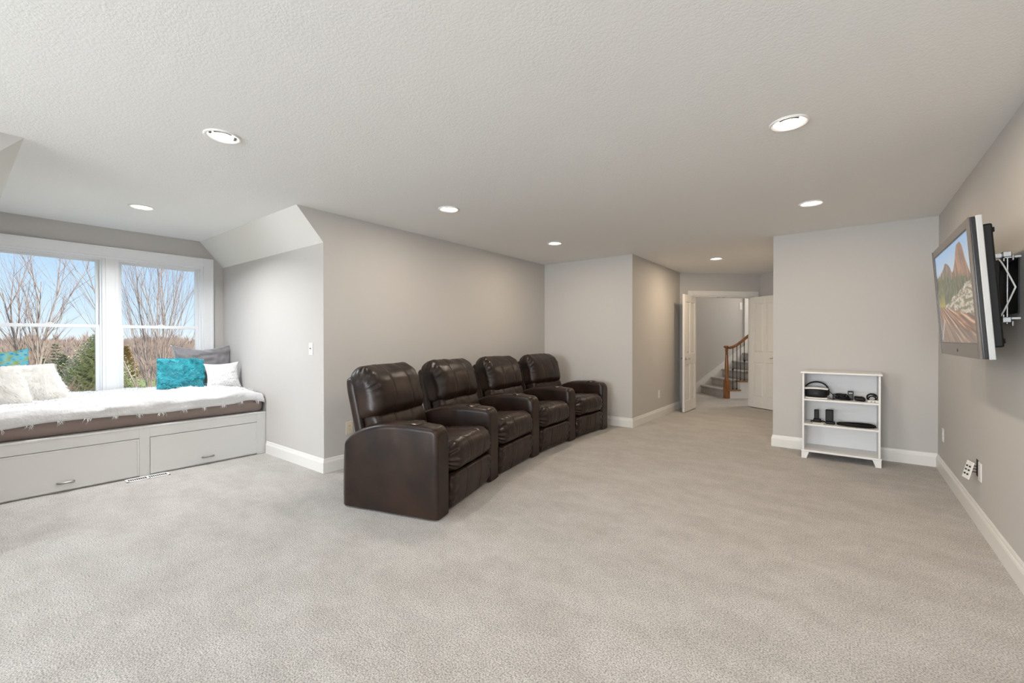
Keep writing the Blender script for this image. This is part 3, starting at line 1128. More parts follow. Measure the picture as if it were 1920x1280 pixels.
def stitch(parent, h, r, T, disp, y, s0, s1):
    """raised thread line over the top and down the front of a cushion at width position y"""
    hx, hz = h[0], h[2]
    tot = 2 * hx + 2 * hz
    pts_ = []
    for k in range(61):
        s = (s0 + (s1 - s0) * k / 60) * tot
        if s < 2 * hx:
            p = Vector((-hx + max(s, 0), y, hz))
        else:
            p = Vector((hx, y, hz - (s - 2 * hx)))
        q = Vector((max(-(hx - r), min(hx - r, p.x)), y, max(-(hz - r), min(hz - r, p.z))))
        d = p - q
        nn = d.normalized() if d.length > 1e-9 else Vector((0, 0, 1))
        pp = disp(q + nn * r, nn) + nn * 0.0012
        pts_.append(T(*pp))
    MB().tube(pts_, 0.0013, 5).build('seam', m_thread, parent, local=True)


def recliner(i, origin, ang, left_arm, delta, label):
    rot = Matrix.Rotation(ang, 3, 'Z')
    root = empty('recliner', (origin[0], origin[1], 0), label, 'recliner', 'row of leather theatre recliners', rot)
    sd = i * 3.7
    hw = SEAT_W / 2
    # plinth
    MB().box(-0.36, -hw + 0.012, 0.012, 0.355, hw - 0.012, 0.33).build('base', m_black, root, local=True)
    # seat cushion
    hs = (0.350, hw - 0.016, 0.105)

    def dseat(p, nn):
        q = p.copy()
        k = 0.0
        an = math.atan2(p.z + 0.01, p.x - 0.20)
        if p.x > 0.16:
            k += gather(p, hs[1], 22, 0.018, an, nn.y)
        k += seam(p.y, (-0.118, 0.118), 0.003, 0.008) * (1 if (nn.z > 0.2 or nn.x > 0.2) else 0)
        k += 0.006 * nz(p, 5, sd) + 0.003 * nz(p, 14, sd)
        if p.x > 0.1 and abs(nn.y) < 0.8:
            k += 0.0022 * noise.noise(Vector((p.y * 42 + sd, p.x * 3, p.z * 3))) * min(1, (p.x - 0.1) / 0.15) * (0.6 + 1.0 * (i > 0))
        q += nn * k
        if nn.z > 0:
            q.z += 0.022 * (1 - (p.y / hs[1]) ** 2) + 0.030 * (p.x / hs[0]) * max(0, nn.z) - 0.030 * max(0, 1 - abs(p.x + 0.03) / 0.028)
        if nn.x > 0:
            q.x += 0.018 * (1 - (p.y / hs[1]) ** 4) * nn.x
        return q
    TS = lambda a, b, c: (a + 0.105, b, c + 0.375)
    v, f = soft_box(hs, 0.095, (96, 84, 44), TS, dseat)
    seat = MB().add(v, f, 0, True).build('seat_cushion', m_leather, root, local=True)
    # footrest panel
    hf = (0.036, hw - 0.016, 0.127)

    def dfoot(p, nn):
        k = 0.0
        if p.x > -0.01:
            k += gather(p, hf[1], 90, 0.009, p.z, nn.y) + seam(p.y, (-0.118, 0.118), 0.004, 0.008)
            k += 0.003 * nz(p, 8, sd + 2) + 0.002 * (0.5 + (i > 0)) * noise.noise(Vector((p.y * 40 + sd, p.z * 4, 2)))
            k += 0.010 * (1 - (p.z / hf[2]) ** 2)
        return p + nn * k
    TF = lambda a, b, c: (a + 0.392 + 0.014 * (c / 0.127), b, c + 0.148)
    v, f = soft_box(hf, 0.034, (8, 90, 36), TF, dfoot)
    foot = MB().add(v, f, 0, True).build('footrest', m_leather, root, local=True)
    for sy in (-0.118, 0.118):
        stitch(seat, hs, 0.095, TS, dseat, sy, -0.1, 0.93)
        stitch(foot, hf, 0.034, TF, dfoot, sy, 0.30, 0.80)
    # backrest, reclined
    TL = math.radians(13.5)
    ct, st_ = math.cos(TL), math.sin(TL)

    def B(x, y, z):
        """back frame: x outwards (towards sitter), z up along the back; foot at (-0.245, 0.36)"""
        return (-0.245 + x * ct - z * st_, y, 0.36 + x * st_ + z * ct)
    hb = (0.045, hw - 0.005, 0.325)

    def dback(p, nn):
        q = p + nn * (0.003 * nz(p, 7, sd + 5))
        if p.z > 0.2:
            q.y *= 1 - 0.05 * ((p.z - 0.2) / 0.125) ** 2
        return q
    v, f = soft_box(hb, 0.03, (6, 30, 24), lambda a, b, c: B(a - 0.115, b, c + 0.305), dback)
    MB().add(v, f, 0, True).build('backrest', m_leather, root, local=True)
    # lumbar cushion
    hl = (0.075, hw - 0.02, 0.15)

    def dl(p, nn):
        k = 0.006 * nz(p, 6, sd + 1) + 0.002 * nz(p, 20, sd)
        if nn.x > 0:
            k += 0.02 * (1 - (p.z / hl[2]) ** 2) * nn.x + seam(p.y, (-0.118, 0.118), 0.005, 0.009)
        return p + nn * k
    v, f = soft_box(hl, 0.05, (8, 70, 16), lambda a, b, c: B(a + 0.0, b, c + 0.165), dl)
    MB().add(v, f, 0, True).build('lumbar_cushion', m_leather, root, local=True)
    # headrest cushion: plump, wraps over the top of the back
    hh = (0.118, hw - 0.005, 0.218)

    def dh(p, nn):
        q = p.copy()
        an = math.atan2(p.z, p.x + 0.02)
        k = gather(p, hh[1], 17, 0.010, an, nn.y) * (1 if p.z > 0.02 else 0.35)
        k += 0.009 * nz(p, 4.5, sd + 3) + 0.004 * nz(p, 11, sd)
        if nn.x > -0.3:
            k += seam(p.y, (-0.115, 0.115), 0.0045, 0.010)
            # soft creases running down from the shoulders
            k += 0.006 * noise.noise(Vector((p.y * 16 + p.z * 9 + sd, p.z * 5 - p.y * 3, sd))) * max(0, abs(p.y) / hh[1] - 0.25) * max(0.15, 0.5 + p.z / hh[2])
        q += nn * k
        if nn.x > 0:
            q.x += 0.034 * (1 - (p.y / hh[1]) ** 4) * math.cos(min(1, abs(p.z + 0.05) / 0.22) * PI / 2) * nn.x
        if p.z > 0:
            # shoulders: rounder towards both upper corners
            e = max(0, abs(p.y) / hh[1] - 0.72) / 0.28
            q.z -= 0.060 * e ** 2 * (p.z / hh[2])
            q.x -= 0.10 * max(0, (p.z / hh[2] - 0.2)) ** 2 * max(0, p.x) / hh[0]
        return q
    TH = lambda a, b, c: B(a - 0.012, b, c + 0.478)
    v, f = soft_box(hh, 0.085, (24, 90, 40), TH, dh)
    hd = MB().add(v, f, 0, True).build('headrest', m_leather, root, local=True)
    for sy in (-0.115, 0.115):
        stitch(hd, hh, 0.085, TH, dh, sy, -0.1, 0.95)
    if left_arm:
        armrest((XFRONT, -hw - ARM_W), (XFRONT, -hw), (XFRONT - DEP, -hw - ARM_W), (XFRONT - DEP, -hw), root, 11)
    d2 = delta / 2
    fr_ = Vector((XFRONT - ARM_W * math.sin(d2), hw + ARM_W * math.cos(d2)))
    br_ = fr_ - DEP * Vector((math.cos(delta), math.sin(delta)))
    armrest((XFRONT, hw), (fr_.x, fr_.y), (XFRONT - DEP, hw), (br_.x, br_.y), root, 20 + i)
    return root


angs = [math.radians(a) for a in (16.2, 9.6, 3.6, -1.2)]
P = Vector((-2.206, 2.032))
labs = ['nearest dark brown leather recliner, its whole outer side panel showing', 'second dark brown leather recliner from the window alcove',
        'third dark brown leather recliner from the window alcove', 'farthest dark brown leather recliner, next to the passage corner']
P = P + ARM_W * Vector((-math.sin(angs[0]), math.cos(angs[0])))
for i in range(4):
    a = angs[i]
    rdir = Vector((-math.sin(a), math.cos(a)))
    fdir = Vector((math.cos(a), math.sin(a)))
    mid = P + rdir * (SEAT_W / 2)
    org = mid - fdir * XFRONT
    dl_ = (angs[i + 1] - a) if i < 3 else 0.0
    recliner(i, org, a, i == 0, dl_, labs[i])
    am = a + dl_ / 2
    P = P + rdir * SEAT_W + ARM_W * Vector((-math.sin(am), math.cos(am)))
# ------------------------------------------------------------------ television
tt = 0.072
lx = Vector((-math.cos(tt), 0, -math.sin(tt)))
lz = Vector((-math.sin(tt), 0, math.cos(tt)))
ly = lz.cross(lx)
trot = Matrix((lx, ly, lz)).transposed()
tv = empty('television', (0.487, 3.584, 1.506), 'flat television with a mountain picture tilted down on the right wall', 'television', rot=trot)
SWH, SHH = 0.509, 0.2865
BW, BT, BB = 0.045, 0.045, 0.072
mb = MB()
for (y0, y1, z0, z1) in ((-SWH - BW, -SWH, -SHH - BB, SHH + BT), (SWH, SWH + BW, -SHH - BB, SHH + BT), (-SWH, SWH, SHH, SHH + BT), (-SWH, SWH, -SHH - BB, -SHH)):
    mb.box(-0.003, y0, z0, 0.006, y1, z1)
mb.build('bezel', m_bezel, tv, local=True, bevel=0.002)
MB().box(-0.021, -SWH - BW, -SHH - BB, -0.003, SWH + BW, SHH + BT).build('front_shell', m_blackg, tv, local=True, bevel=0.003)
MB().box(-0.044, -SWH - BW - 0.004, -SHH - BB - 0.004, -0.021, SWH + BW + 0.004, SHH + BT + 0.004).build('side_band', m_silver, tv, local=True, bevel=0.003)
mb = MB()
for (y0, y1, z0, z1) in ((-SWH - 0.001, -SWH + 0.006, -SHH, SHH), (SWH - 0.006, SWH + 0.001, -SHH, SHH), (-SWH + 0.006, SWH - 0.006, SHH - 0.006, SHH + 0.001), (-SWH + 0.006, SWH - 0.006, -SHH - 0.001, -SHH + 0.006)):
    mb.box(0.0008, y0, z0, 0.003, y1, z1)
mb.build('screen_surround', m_blackg, tv, local=True)
MB().box(-0.003, -SWH - BW - 0.001, -SHH - BB, 0.0075, -SWH - BW + 0.012, SHH + BT).build('edge_strip', m_blackg, tv, local=True)
hs_ = MB().box(-0.088, -SWH + 0.02, -SHH - 0.02, -0.044, SWH - 0.02, SHH + 0.012).build('rear_housing', m_black, tv, local=True, bevel=0.008)
for zz in (SHH - 0.02, -SHH + 0.01):
    MB().box(-0.094, SWH - 0.045, zz - 0.012, -0.088, SWH - 0.022, zz + 0.012).build('screw_boss', m_black, tv, local=True, bevel=0.003)
MB().lathe([(0.010, 0.0), (0.010, 0.0012), (0.0075, 0.0014)], 20, lambda a, b, c: (0.006 + c, a, -SHH - 0.038 + b), cap1=True).build('power_button', m_gray, tv, local=True)
MB().box(0.006, -SWH - 0.035, -SHH - 0.055, 0.007, -SWH - 0.02, -SHH - 0.045).build('sensor', m_blackg, tv, local=True)
# screen with a picture painted per vertex: peak, forest, river bank and driftwood
NX, NY = 260, 146
sv, sf, cols = [], [], []


def fb(x, y, s=1.0, o=4, sd=0.0):
    t, a = 0.0, 1.0
    for k in range(o):
        t += a * noise.noise(Vector((x * s + sd, y * s - sd, sd)))
        a *= 0.5
        s *= 2.1
    return t


def mixc(a, b, t):
    t = max(0.0, min(1.0, t))
    return tuple(p + (q - p) * t for p, q in zip(a, b))


def picture(s, t):
    """s 0 left..1 right, t 0 bottom..1 top; sRGB-like triples converted to linear later"""
    r1 = fb(s, 0.3, 6, 4, 1)
    ridge = 0.76 + 0.10 * max(0, 1 - abs(s - 0.33) / 0.2) + 0.025 * r1
    pk = cat([(0, 0.62), (0.5, 0.70), (0.60, 0.78), (0.67, 0.90), (0.70, 0.945), (0.80, 0.945), (0.84, 0.88), (0.90, 0.74), (1.0, 0.56)], s) + 0.012 * fb(s, 0, 22, 3, 4)
    sky = mixc((226, 214, 200), (150, 188, 226), (t - 0.55) / 0.4)
    c = sky
    if t < ridge - 0.28 * max(0, s - 0.45) * 2:
        k = fb(s * 3.0, t * 0.8, 5, 4, 2)
        c = mixc((150, 120, 102), (96, 82, 78), 0.5 + k)
    if t < pk and s > 0.5:
        k = fb(s * 3.4 + t, t * 0.6, 6, 4, 3)
        c = mixc((176, 128, 98), (104, 76, 66), 0.5 + 0.9 * k + 0.6 * (s - 0.75))
    tree = 0.585 + 0.15 * (1 - s) ** 1.2 + 0.16 * abs(fb(s, 0, 34, 2, 6)) + 0.05 * fb(s, 0.0, 7, 2, 8)
    if t < tree:
        k = fb(s * 2.5, t * 0.7, 16, 3, 5)
        c = mixc((40, 52, 34), (112, 114, 74), 0.42 + 1.2 * k)
        if s < 0.22:
            c = mixc(c, (176, 156, 52), max(0, 0.7 - abs(t - 0.42) * 5) + 0.15)
    bank = 0.36 + 0.22 * s + 0.03 * fb(s, 0, 9, 3, 9)
    if t < bank:
        k = fb(s, t * 2.6, 12, 4, 10)
        c = mixc((206, 192, 178), (120, 110, 96), 0.35 + 1.3 * k + max(0, 0.5 - s))
        if k > 0.22 or fb(s, t * 2, 30, 2, 15) > 0.35:
            c = (112, 108, 66)
    log = 0.425 - 0.17 * s + 0.03 * fb(s, 0, 5, 3, 11)
    if t < log:
        # roots radiating from upper left to lower right
        ang = math.atan2(t - 0.52, s + 0.10)
        ray_ = fb(ang * 1.0, math.hypot(s, t) * 0.10, 26, 3, 12)
        c = mixc((184, 124, 86), (66, 50, 44), 0.45 + 1.4 * ray_)
        if ray_ < -0.38:
            c = (214, 178, 146)
        if t < log - 0.17:
            c = mixc(c, (118, 104, 96), 0.5)
    if s < 0.16 and t < 0.30 and abs(t - (0.02 + s * 1.5)) < 0.015:
        c = (206, 204, 202)
    return c


def lin(c):
    c /= 255.0
    return c / 12.92 if c < 0.04045 else ((c + 0.055) / 1.055) ** 2.4


for j in range(NY + 1):
    for i in range(NX + 1):
        sv.append((0.0005, -SWH + 2 * SWH * i / NX, -SHH + 2 * SHH * j / NY))
        cols.append(picture(i / NX, j / NY))
sf = [(j * (NX + 1) + i, j * (NX + 1) + i + 1, (j + 1) * (NX + 1) + i + 1, (j + 1) * (NX + 1) + i) for j in range(NY) for i in range(NX)]
m_screen = bpy.data.materials.new('lit screen picture')
m_screen.use_nodes = True
nt = m_screen.node_tree
b_ = nt.nodes['Principled BSDF']
b_.inputs['Base Color'].default_value = (0.012, 0.012, 0.012, 1)
b_.inputs['Roughness'].default_value = 0.22
at = nt.nodes.new('ShaderNodeVertexColor')
at.layer_name = 'picture'
nt.links.new(at.outputs[0], b_.inputs['Emission Color'])
b_.inputs['Emission Strength'].default_value = 0.68
scr = MB().add(sv, sf).build('screen', m_screen, tv, local=True)
ca = scr.data.color_attributes.new('picture', 'FLOAT_COLOR', 'POINT')
flat = []
for c in cols:
    flat.extend((lin(c[0]), lin(c[1]), lin(c[2]), 1.0))
ca.data.foreach_set('color', flat)

mount = empty('wall_mount', (XR, 3.58, 1.34), 'steel and black tilting wall bracket behind the television', 'wall mount')
MB().box(XR - 0.006, 3.36, 1.38, XR - 0.0005, 3.84, 1.66).build('wall_plate', m_black, mount)
for z in (1.352, 1.668):
    MB().box(XR - 0.058, 3.335, z - 0.005, XR - 0.0005, 3.865, z + 0.005).box(
        XR - 0.062, 3.335, z - 0.005, XR - 0.058, 3.865, z + 0.02 * (1 if z < 1.5 else -1)).build('rail', m_steel, mount)
for y in (3.345, 3.835):
    MB().tube([(XR - 0.046, y, 1.325), (XR - 0.046, y, 1.695)], 0.0055, 8).build('tie_rod', m_steel, mount)
    for z in (1.345, 1.682):
        MB().box(XR - 0.066, y - 0.020, z - 0.014, XR - 0.034, y + 0.020, z + 0.014).box(
            XR - 0.034, y - 0.024, z - 0.034, XR - 0.026, y - 0.008, z - 0.006).build('clamp', m_steel, mount, bevel=0.003)
    MB().box(XR - 0.100, y + 0.035, 1.37, XR - 0.064, y + 0.065, 1.66).build('tilt_arm', m_black, mount, bevel=0.004)
    MB().box(XR - 0.098, y + 0.012, 1.355, XR - 0.094, y + 0.034, 1.685).box(XR - 0.098, y + 0.012, 1.670, XR - 0.050, y + 0.034, 1.690).build('hanger', m_steel, mount)
cp = []
for k in range(25):
    t = k / 24
    z = 1.655 - 0.305 * t
    tri = 1 - abs(2 * t - 1)
    cp.append((XR - 0.082 + 0.040 * tri ** 0.8, 3.31 - 0.085 * tri, z))
MB().tube(cp, 0.0036, 8).build('white_cable', m_plate, label='white cable looping beside the television bracket', cat='cable')

# ------------------------------------------------------------------ bookcase
bc = empty('bookcase', (-0.062, 5.67, 0), 'low white open bookcase holding black electronics', 'bookcase')
BX0, BX1, BY0, BY1 = -0.378, 0.254, 5.500, 5.855
t_ = 0.017
MB().box(BX0, BY0, 0.088, BX0 + t_, BY1, 0.885).build('side_panel', m_shelf, bc, bevel=0.0015)
MB().box(BX1 - t_, BY0, 0.088, BX1, BY1, 0.885).build('side_panel', m_shelf, bc, bevel=0.0015)
MB().box(BX0 - 0.016, BY0 - 0.014, 0.885, BX1 + 0.016, BY1 + 0.004, 0.905).build('top', m_shelf, bc, bevel=0.006, seg=3)
MB().box(BX0 + t_, BY1 - 0.008, 0.088, BX1 - t_, BY1, 0.885).build('back_panel', m_shelf, bc)
for z in (0.620, 0.360):
    MB().box(BX0 + t_, BY0 + 0.004, z - 0.018, BX1 - t_, BY1 - 0.008, z).build('shelf', m_shelf, bc, bevel=0.0015)
MB().box(BX0 - 0.010, BY0 - 0.010, 0.068, BX1 + 0.010, BY1, 0.088).build('bottom_shelf', m_shelf, bc, bevel=0.005, seg=3)
for sx, x0 in ((1, BX0 - 0.006), (-1, BX1 + 0.006)):
    prof = [(0, 0), (0.044, 0), (0.050, 0.02), (0.058, 0.044), (0.066, 0.068), (0, 0.068)]
    for (ya, yb) in ((BY0 - 0.006, BY0 + 0.014), (BY1 - 0.02, BY1)):
        o = MB().prism(prof, lambda p, q, t: (x0 + sx * p, t, q), ya, yb).build('foot', m_shelf, bc)
        fix_normals(o)
for x in (BX0 + 0.06,):
    MB().lathe([(0.004, 0), (0.003, 0.003)], 10, lambda a, b, c: (x + a, BY1 - 0.008 - c, 0.27 + b), cap1=True).build('shelf_pin', m_steel, bc)

# headset
zs = 0.620
hd = empty('headset', (-0.262, 5.60, zs), 'black and white virtual reality headset on the top shelf', 'headset')
v, f = soft_box((0.098, 0.05, 0.048), 0.024, (14, 10, 8), lambda a, b, c: (-0.262 + a, 5.60 + b - 0.02 * (1 - (a / 0.098) ** 2), zs + 0.062 + c * (1 - 0.12 * (a / 0.098) ** 2)))
vis = MB().add(v, f, 0, True).build('visor', m_black, hd)
v, f = soft_box((0.104, 0.055, 0.010), 0.009, (16, 10, 4), lambda a, b, c: (-0.262 + a, 5.603 + b - 0.02 * (1 - (a / 0.104) ** 2), zs + 0.112 + c - 0.008 * (a / 0.104) ** 2))
MB().add(v, f, 0, True).build('upper_rim', m_plate, hd)
v, f = soft_box((0.100, 0.055, 0.008), 0.007, (16, 10, 4), lambda a, b, c: (-0.262 + a, 5.600 + b - 0.02 * (1 - (a / 0.1) ** 2), zs + 0.009 + c))
MB().add(v, f, 0, True).build('lower_rim', m_plate, hd)
MB().box(-0.279, 5.5285, zs + 0.060, -0.245, 5.530, zs + 0.066).build('logo_strip', m_gray, vis)
sp_ = []
for k in range(23):
    a = PI * k / 22
    sp_.append((-0.262 + 0.103 * math.cos(a), 5.64 + 0.02 * math.sin(a), zs + 0.085 + 0.085 * math.sin(a)))
mb = MB()
for dy in (-0.012, 0.0, 0.012):
    mb.tube([(x, y + dy, z) for x, y, z in sp_], 0.0075, 8)
mb.build('head_strap', m_black, hd)
for sx in (-1, 1):
    v, f = soft_box((0.012, 0.045, 0.032), 0.011, (4, 8, 8), lambda a, b, c: (-0.262 + sx * 0.100 + a, 5.64 + b, zs + 0.07 + c))
    MB().add(v, f, 0, True).build('side_arm', m_black, hd)

rnd = random.Random(11)


def cable_mess(name, c, r, n, rad, mat, label, cat_, parent=None, flat=1.0, squash=0.55):
    pts_ = []
    for k in range(n * 14 + 1):
        a = 2 * PI * k / 14
        rr = r * (0.72 + 0.28 * math.sin(a * 0.37 + 1.3)) * rnd.uniform(0.95, 1.05)
        pts_.append((c[0] + rr * math.cos(a), c[1] + rr * squash * math.sin(a), c[2] + rad + flat * (0.5 + 0.5 * math.sin(a * 0.61)) * r * 0.9))
    mb = MB().tube(pts_, rad, 6)
    if parent is not None:
        return mb.build(name, mat, parent)
    return mb.build(name, mat, label=label, cat=cat_)


pa = empty('power_adapter', (-0.04, 5.66, zs), 'black power brick with bundled cord on the top shelf beside the headset', 'power adapter')
v, f = soft_box((0.058, 0.03, 0.027), 0.006, (6, 6, 6), lambda a, b, c: (-0.068 + a, 5.665 + b + 0.1 * a, zs + 0.027 + c))
MB().add(v, f, 0, True).build('brick', m_gray, pa)
cable_mess('cord', (-0.045, 5.630, zs + 0.008), 0.056, 6, 0.0045, m_black, None, None, pa, 0.9)
cable_mess('cord', (-0.03, 5.615, zs + 0.001), 0.055, 5, 0.0045, m_black, None, None, pa, 0.5)
pb = empty('wall_charger', (0.018, 5.66, zs), 'upright black charger plug right of the power brick', 'charger')
v, f = soft_box((0.024, 0.022, 0.046), 0.005, (6, 6, 6), lambda a, b, c: (0.024 + a, 5.665 + b, zs + 0.046 + c))
MB().add(v, f, 0, True).build('plug_body', m_gray, pb)
MB().box(0.008, 5.6425, zs + 0.07, 0.04, 5.6435, zs + 0.075).build('label_strip', m_steel, pb)
pc = empty('wrapped_controller', (0.095, 5.62, zs), 'dark cord-wrapped controller in the middle of the top shelf', 'controller')
v, f = soft_box((0.045, 0.03, 0.020), 0.018, (10, 8, 6), lambda a, b, c: (0.098 + a, 5.60 + b, zs + 0.022 + c - 0.10 * a))
MB().add(v, f, 0, True).build('shell', m_black, pc)
cable_mess('cord', (0.092, 5.602, zs + 0.024), 0.040, 5, 0.004, m_black, None, None, pc, 0.45)
pd = empty('white_hub', (0.195, 5.60, zs), 'small white hub box at the right end of the top shelf', 'hub')
v, f = soft_box((0.042, 0.028, 0.012), 0.005, (8, 6, 4), lambda a, b, c: (0.198 + a, 5.555 + b + 0.2 * a, zs + 0.0125 + c))
MB().add(v, f, 0, True).build('box_shell', m_plate, pd)
MB().box(0.18, 5.52, zs + 0.008, 0.19, 5.5235, zs + 0.014).box(0.205, 5.524, zs + 0.008, 0.215, 5.5285, zs + 0.014).build('port', m_gray, pd)
pts_ = []
for k in range(85):
    a = 2 * PI * k / 14
    rr = 0.042 * (0.8 + 0.2 * math.sin(a * 0.31))
    pts_.append((0.188 + rr * math.cos(a) + 0.002 * (k % 5), 5.645 + 0.012 * math.sin(a * 0.41), zs + 0.004 + rr * 0.94 + rr * 0.94 * math.sin(a)))
MB().tube(pts_, 0.0038, 6).build('coiled_cord', m_black, label='black cord coiled upright behind the small white hub', cat='cord')
pts_ = [(-0.165, 5.66, zs + 0.085), (-0.15, 5.65, zs + 0.075), (-0.13, 5.63, zs + 0.055), (-0.105, 5.62, zs + 0.03), (-0.09, 5.61, zs + 0.008), (-0.12, 5.58, zs + 0.004), (-0.15, 5.57, zs + 0.012)]
MB().tube(pts_, 0.0034, 6).build('cord', m_black, hd)

# lower shelf
zl = 0.360
sa = empty('sensor_stand', (-0.262, 5.66, zl), 'narrow upright black sensor on the middle shelf', 'sensor')
v, f = soft_box((0.021, 0.012, 0.052), 0.006, (6, 4, 8), lambda a, b, c: (-0.262 + a, 5.668 + b + 0.1 * c, zl + 0.082 + c))
MB().add(v, f, 0, True).build('sensor_body', m_black, sa)
v, f = soft_box((0.034, 0.026, 0.020), 0.008, (6, 6, 4), lambda a, b, c: (-0.256 + a, 5.66 + b, zl + 0.0205 + c))
MB().add(v, f, 0, True).build('stand_foot', m_black, sa)
MB().tube([(-0.285, 5.65, zl + 0.012), (-0.30, 5.64, zl + 0.014), (-0.312, 5.635, zl + 0.012)], 0.008, 8).build('hinge_knob', m_black, sa)
sb = empty('phone_stand', (-0.155, 5.64, zl), 'wider upright black sensor with a light slot on the middle shelf', 'sensor')
v, f = soft_box((0.034, 0.009, 0.062), 0.006, (8, 4, 10), lambda a, b, c: (-0.150 + a, 5.64 + b + 0.18 * c, zl + 0.085 + c))
MB().add(v, f, 0, True).build('sensor_body', m_black, sb)
MB().box(-0.168, 5.6415, zl + 0.130, -0.134, 5.6425, zl + 0.134).build('light_slot', m_steel, sb)
v, f = soft_box((0.040, 0.035, 0.013), 0.008, (8, 6, 4), lambda a, b, c: (-0.142 + a, 5.625 + b, zl + 0.0135 + c))
MB().add(v, f, 0, True).build('stand_foot', m_black, sb)
MB().tube([(-0.225, 5.66, zl + 0.012), (-0.205, 5.655, zl + 0.018), (-0.185, 5.64, zl + 0.012)], 0.007, 8).build('hinge_cable', m_black, sb)
MB().box(-0.29, 5.545, zl, -0.195, 5.600, zl + 0.010).build('booklet', M('pale paper', (0.62, 0.60, 0.50), 0.8), label='thin pale booklet lying under the sensors on the middle shelf', cat='booklet', bevel=0.001)
mb = MB()
pts_ = []
for k in range(97):
    a = 2 * PI * k / 16
    rr = 0.158 - 0.004 * math.sin(a * 0.21) * 2
    pts_.append((0.068 + rr * math.cos(a) * (1 - 0.02 * (k // 16)), 5.625 + 0.072 * math.sin(a) * (1 - 0.10 * (k // 16 % 3)), zl + 0.006 + 0.0042 * (k // 16) + 0.003 * math.sin(a * 2)))
MB().tube(pts_, 0.0052, 8).build('looped_cable', m_black, label='long black cable looped flat along the middle shelf', cat='cable')
# ------------------------------------------------------------------ double doors and casing
trim = empty('trim_1', D((T0 + T1) / 2, 0, 0), 'white casing around the open double doorway', 'door casing', kind='structure')
cw = 0.088
for (a, b) in ((T0 - cw, T0), (T1, T1 + cw)):
    fix_normals(MB().tbox(D, a, 0, 0, b, 0.018, DH + cw).build('side_casing', m_trim, trim, bevel=0.003))
fix_normals(MB().tbox(D, T0, 0, DH, T1, 0.018, DH + cw).build('head_casing', m_trim, trim, bevel=0.003))
for (a, b) in ((T0, T0 + 0.02), (T1 - 0.02, T1)):
    fix_normals(MB().tbox(D, a, -0.115, 0, b, 0.0, DH).build('jamb', m_trim, trim))
fix_normals(MB().tbox(D, T0, -0.115, DH - 0.02, T1, 0.0, DH).build('head_jamb', m_trim, trim))
fix_normals(MB().tbox(D, T0 + 0.02, -0.06, 0, T0 + 0.034, -0.04, DH - 0.02).tbox(D, T1 - 0.034, -0.06, 0, T1 - 0.02, -0.04, DH - 0.02).tbox(
    D, T0 + 0.02, -0.06, DH - 0.034, T1 - 0.02, -0.04, DH - 0.02).build('stop', m_trim, trim))
for t in (0.76, 0.86):
    fix_normals(MB().tbox(D, t - 0.022, -0.038, DH - 0.0245, t + 0.022, -0.010, DH - 0.0195).build('ball_catch', m_nickel, trim))
fix_normals(MB().tbox(D, T1 - 0.0225, -0.03, 1.52, T1 - 0.019, -0.012, 1.56).build('hinge', m_bronze, trim))


def door_leaf(name, hinge, direc, width, label, lever_side):
    """hinge: xy of the hinge edge; direc: unit vector hinge->free edge; thickness on both sides"""
    d = Vector((*direc, 0)).normalized()
    n = Vector((-d.y, d.x, 0))
    hp = Vector((*hinge, 0))

    def T(u, w, z):
        p = hp + d * u + n * w
        return (p.x, p.y, z)
    root = empty(name, T(0, 0, 0.012), label, 'door', 'double doors', kind='structure')
    z0, z1, th = 0.012, DH - 0.028, 0.035
    st = 0.085
    mid = 0.055
    rails = [(z0, 0.20), (0.82, 1.00), (1.88, z1)]
    fix_normals(MB().tbox(T, 0.01, -0.006, z0 + 0.01, width - 0.01, 0.006, z1 - 0.01).build('core', m_door, root))
    for (a, b) in ((0, st), (width - st, width), (width / 2 - mid / 2, width / 2 + mid / 2)):
        fix_normals(MB().tbox(T, a, -th / 2, z0, b, th / 2, z1).build('stile', m_door, root, bevel=0.004))
    for (a, b) in rails:
        for (u0, u1) in ((st, width / 2 - mid / 2), (width / 2 + mid / 2, width - st)):
            fix_normals(MB().tbox(T, u0, -th / 2, a, u1, th / 2, b).build('rail', m_door, root, bevel=0.004))
    for (a, b) in ((0.20, 0.82), (1.00, 1.88)):
        for (u0, u1) in ((st, width / 2 - mid / 2), (width / 2 + mid / 2, width - st)):
            for s_ in (-1, 1):
                g, fld = 0.006, 0.034
                mb = MB()
                o4 = [(u0 + g, a + g), (u1 - g, a + g), (u1 - g, b - g), (u0 + g, b - g)]
                i4 = [(u0 + fld, a + fld), (u1 - fld, a + fld), (u1 - fld, b - fld), (u0 + fld, b - fld)]
                vv = [T(p[0], s_ * 0.0061, p[1]) for p in o4] + [T(p[0], s_ * 0.0145, p[1]) for p in i4]
                mb.add(vv, [(k, (k + 1) % 4, 4 + (k + 1) % 4, 4 + k) for k in range(4)] + [(4, 5, 6, 7)])
                fix_normals(mb.build('panel', m_door, root))
    for s_ in (-1, 1):
        u = width - 0.062
        mb = MB().lathe([(0.026, 0), (0.026, 0.006), (0.020, 0.010), (0.010, 0.012), (0.010, 0.045)], 20,
                        lambda a, b, c: T(u + a, s_ * (th / 2 + c), 0.915 + b), cap1=True)
        y = th / 2 + 0.040
        mb.tube([T(u, s_ * y, 0.915), T(u - 0.03, s_ * y, 0.922), T(u - 0.06, s_ * y, 0.916), T(u - 0.10, s_ * y, 0.905), T(u - 0.112, s_ * y, 0.912)],
                [0.010, 0.009, 0.0075, 0.0065, 0.006], 8)
        mb.build('lever_handle', m_nickel, root)
    return root


LWID = 0.575
door_leaf('door_1', (-2.170, 8.200), (-0.035, -1.0), LWID + 0.05, 'left-hand white panelled door standing open along the passage wall', 1)
door_leaf('door_2', (-1.412, 9.000), (0.78, -0.52), LWID + 0.05, 'right-hand white panelled door half hidden by the bookcase wall', 1)

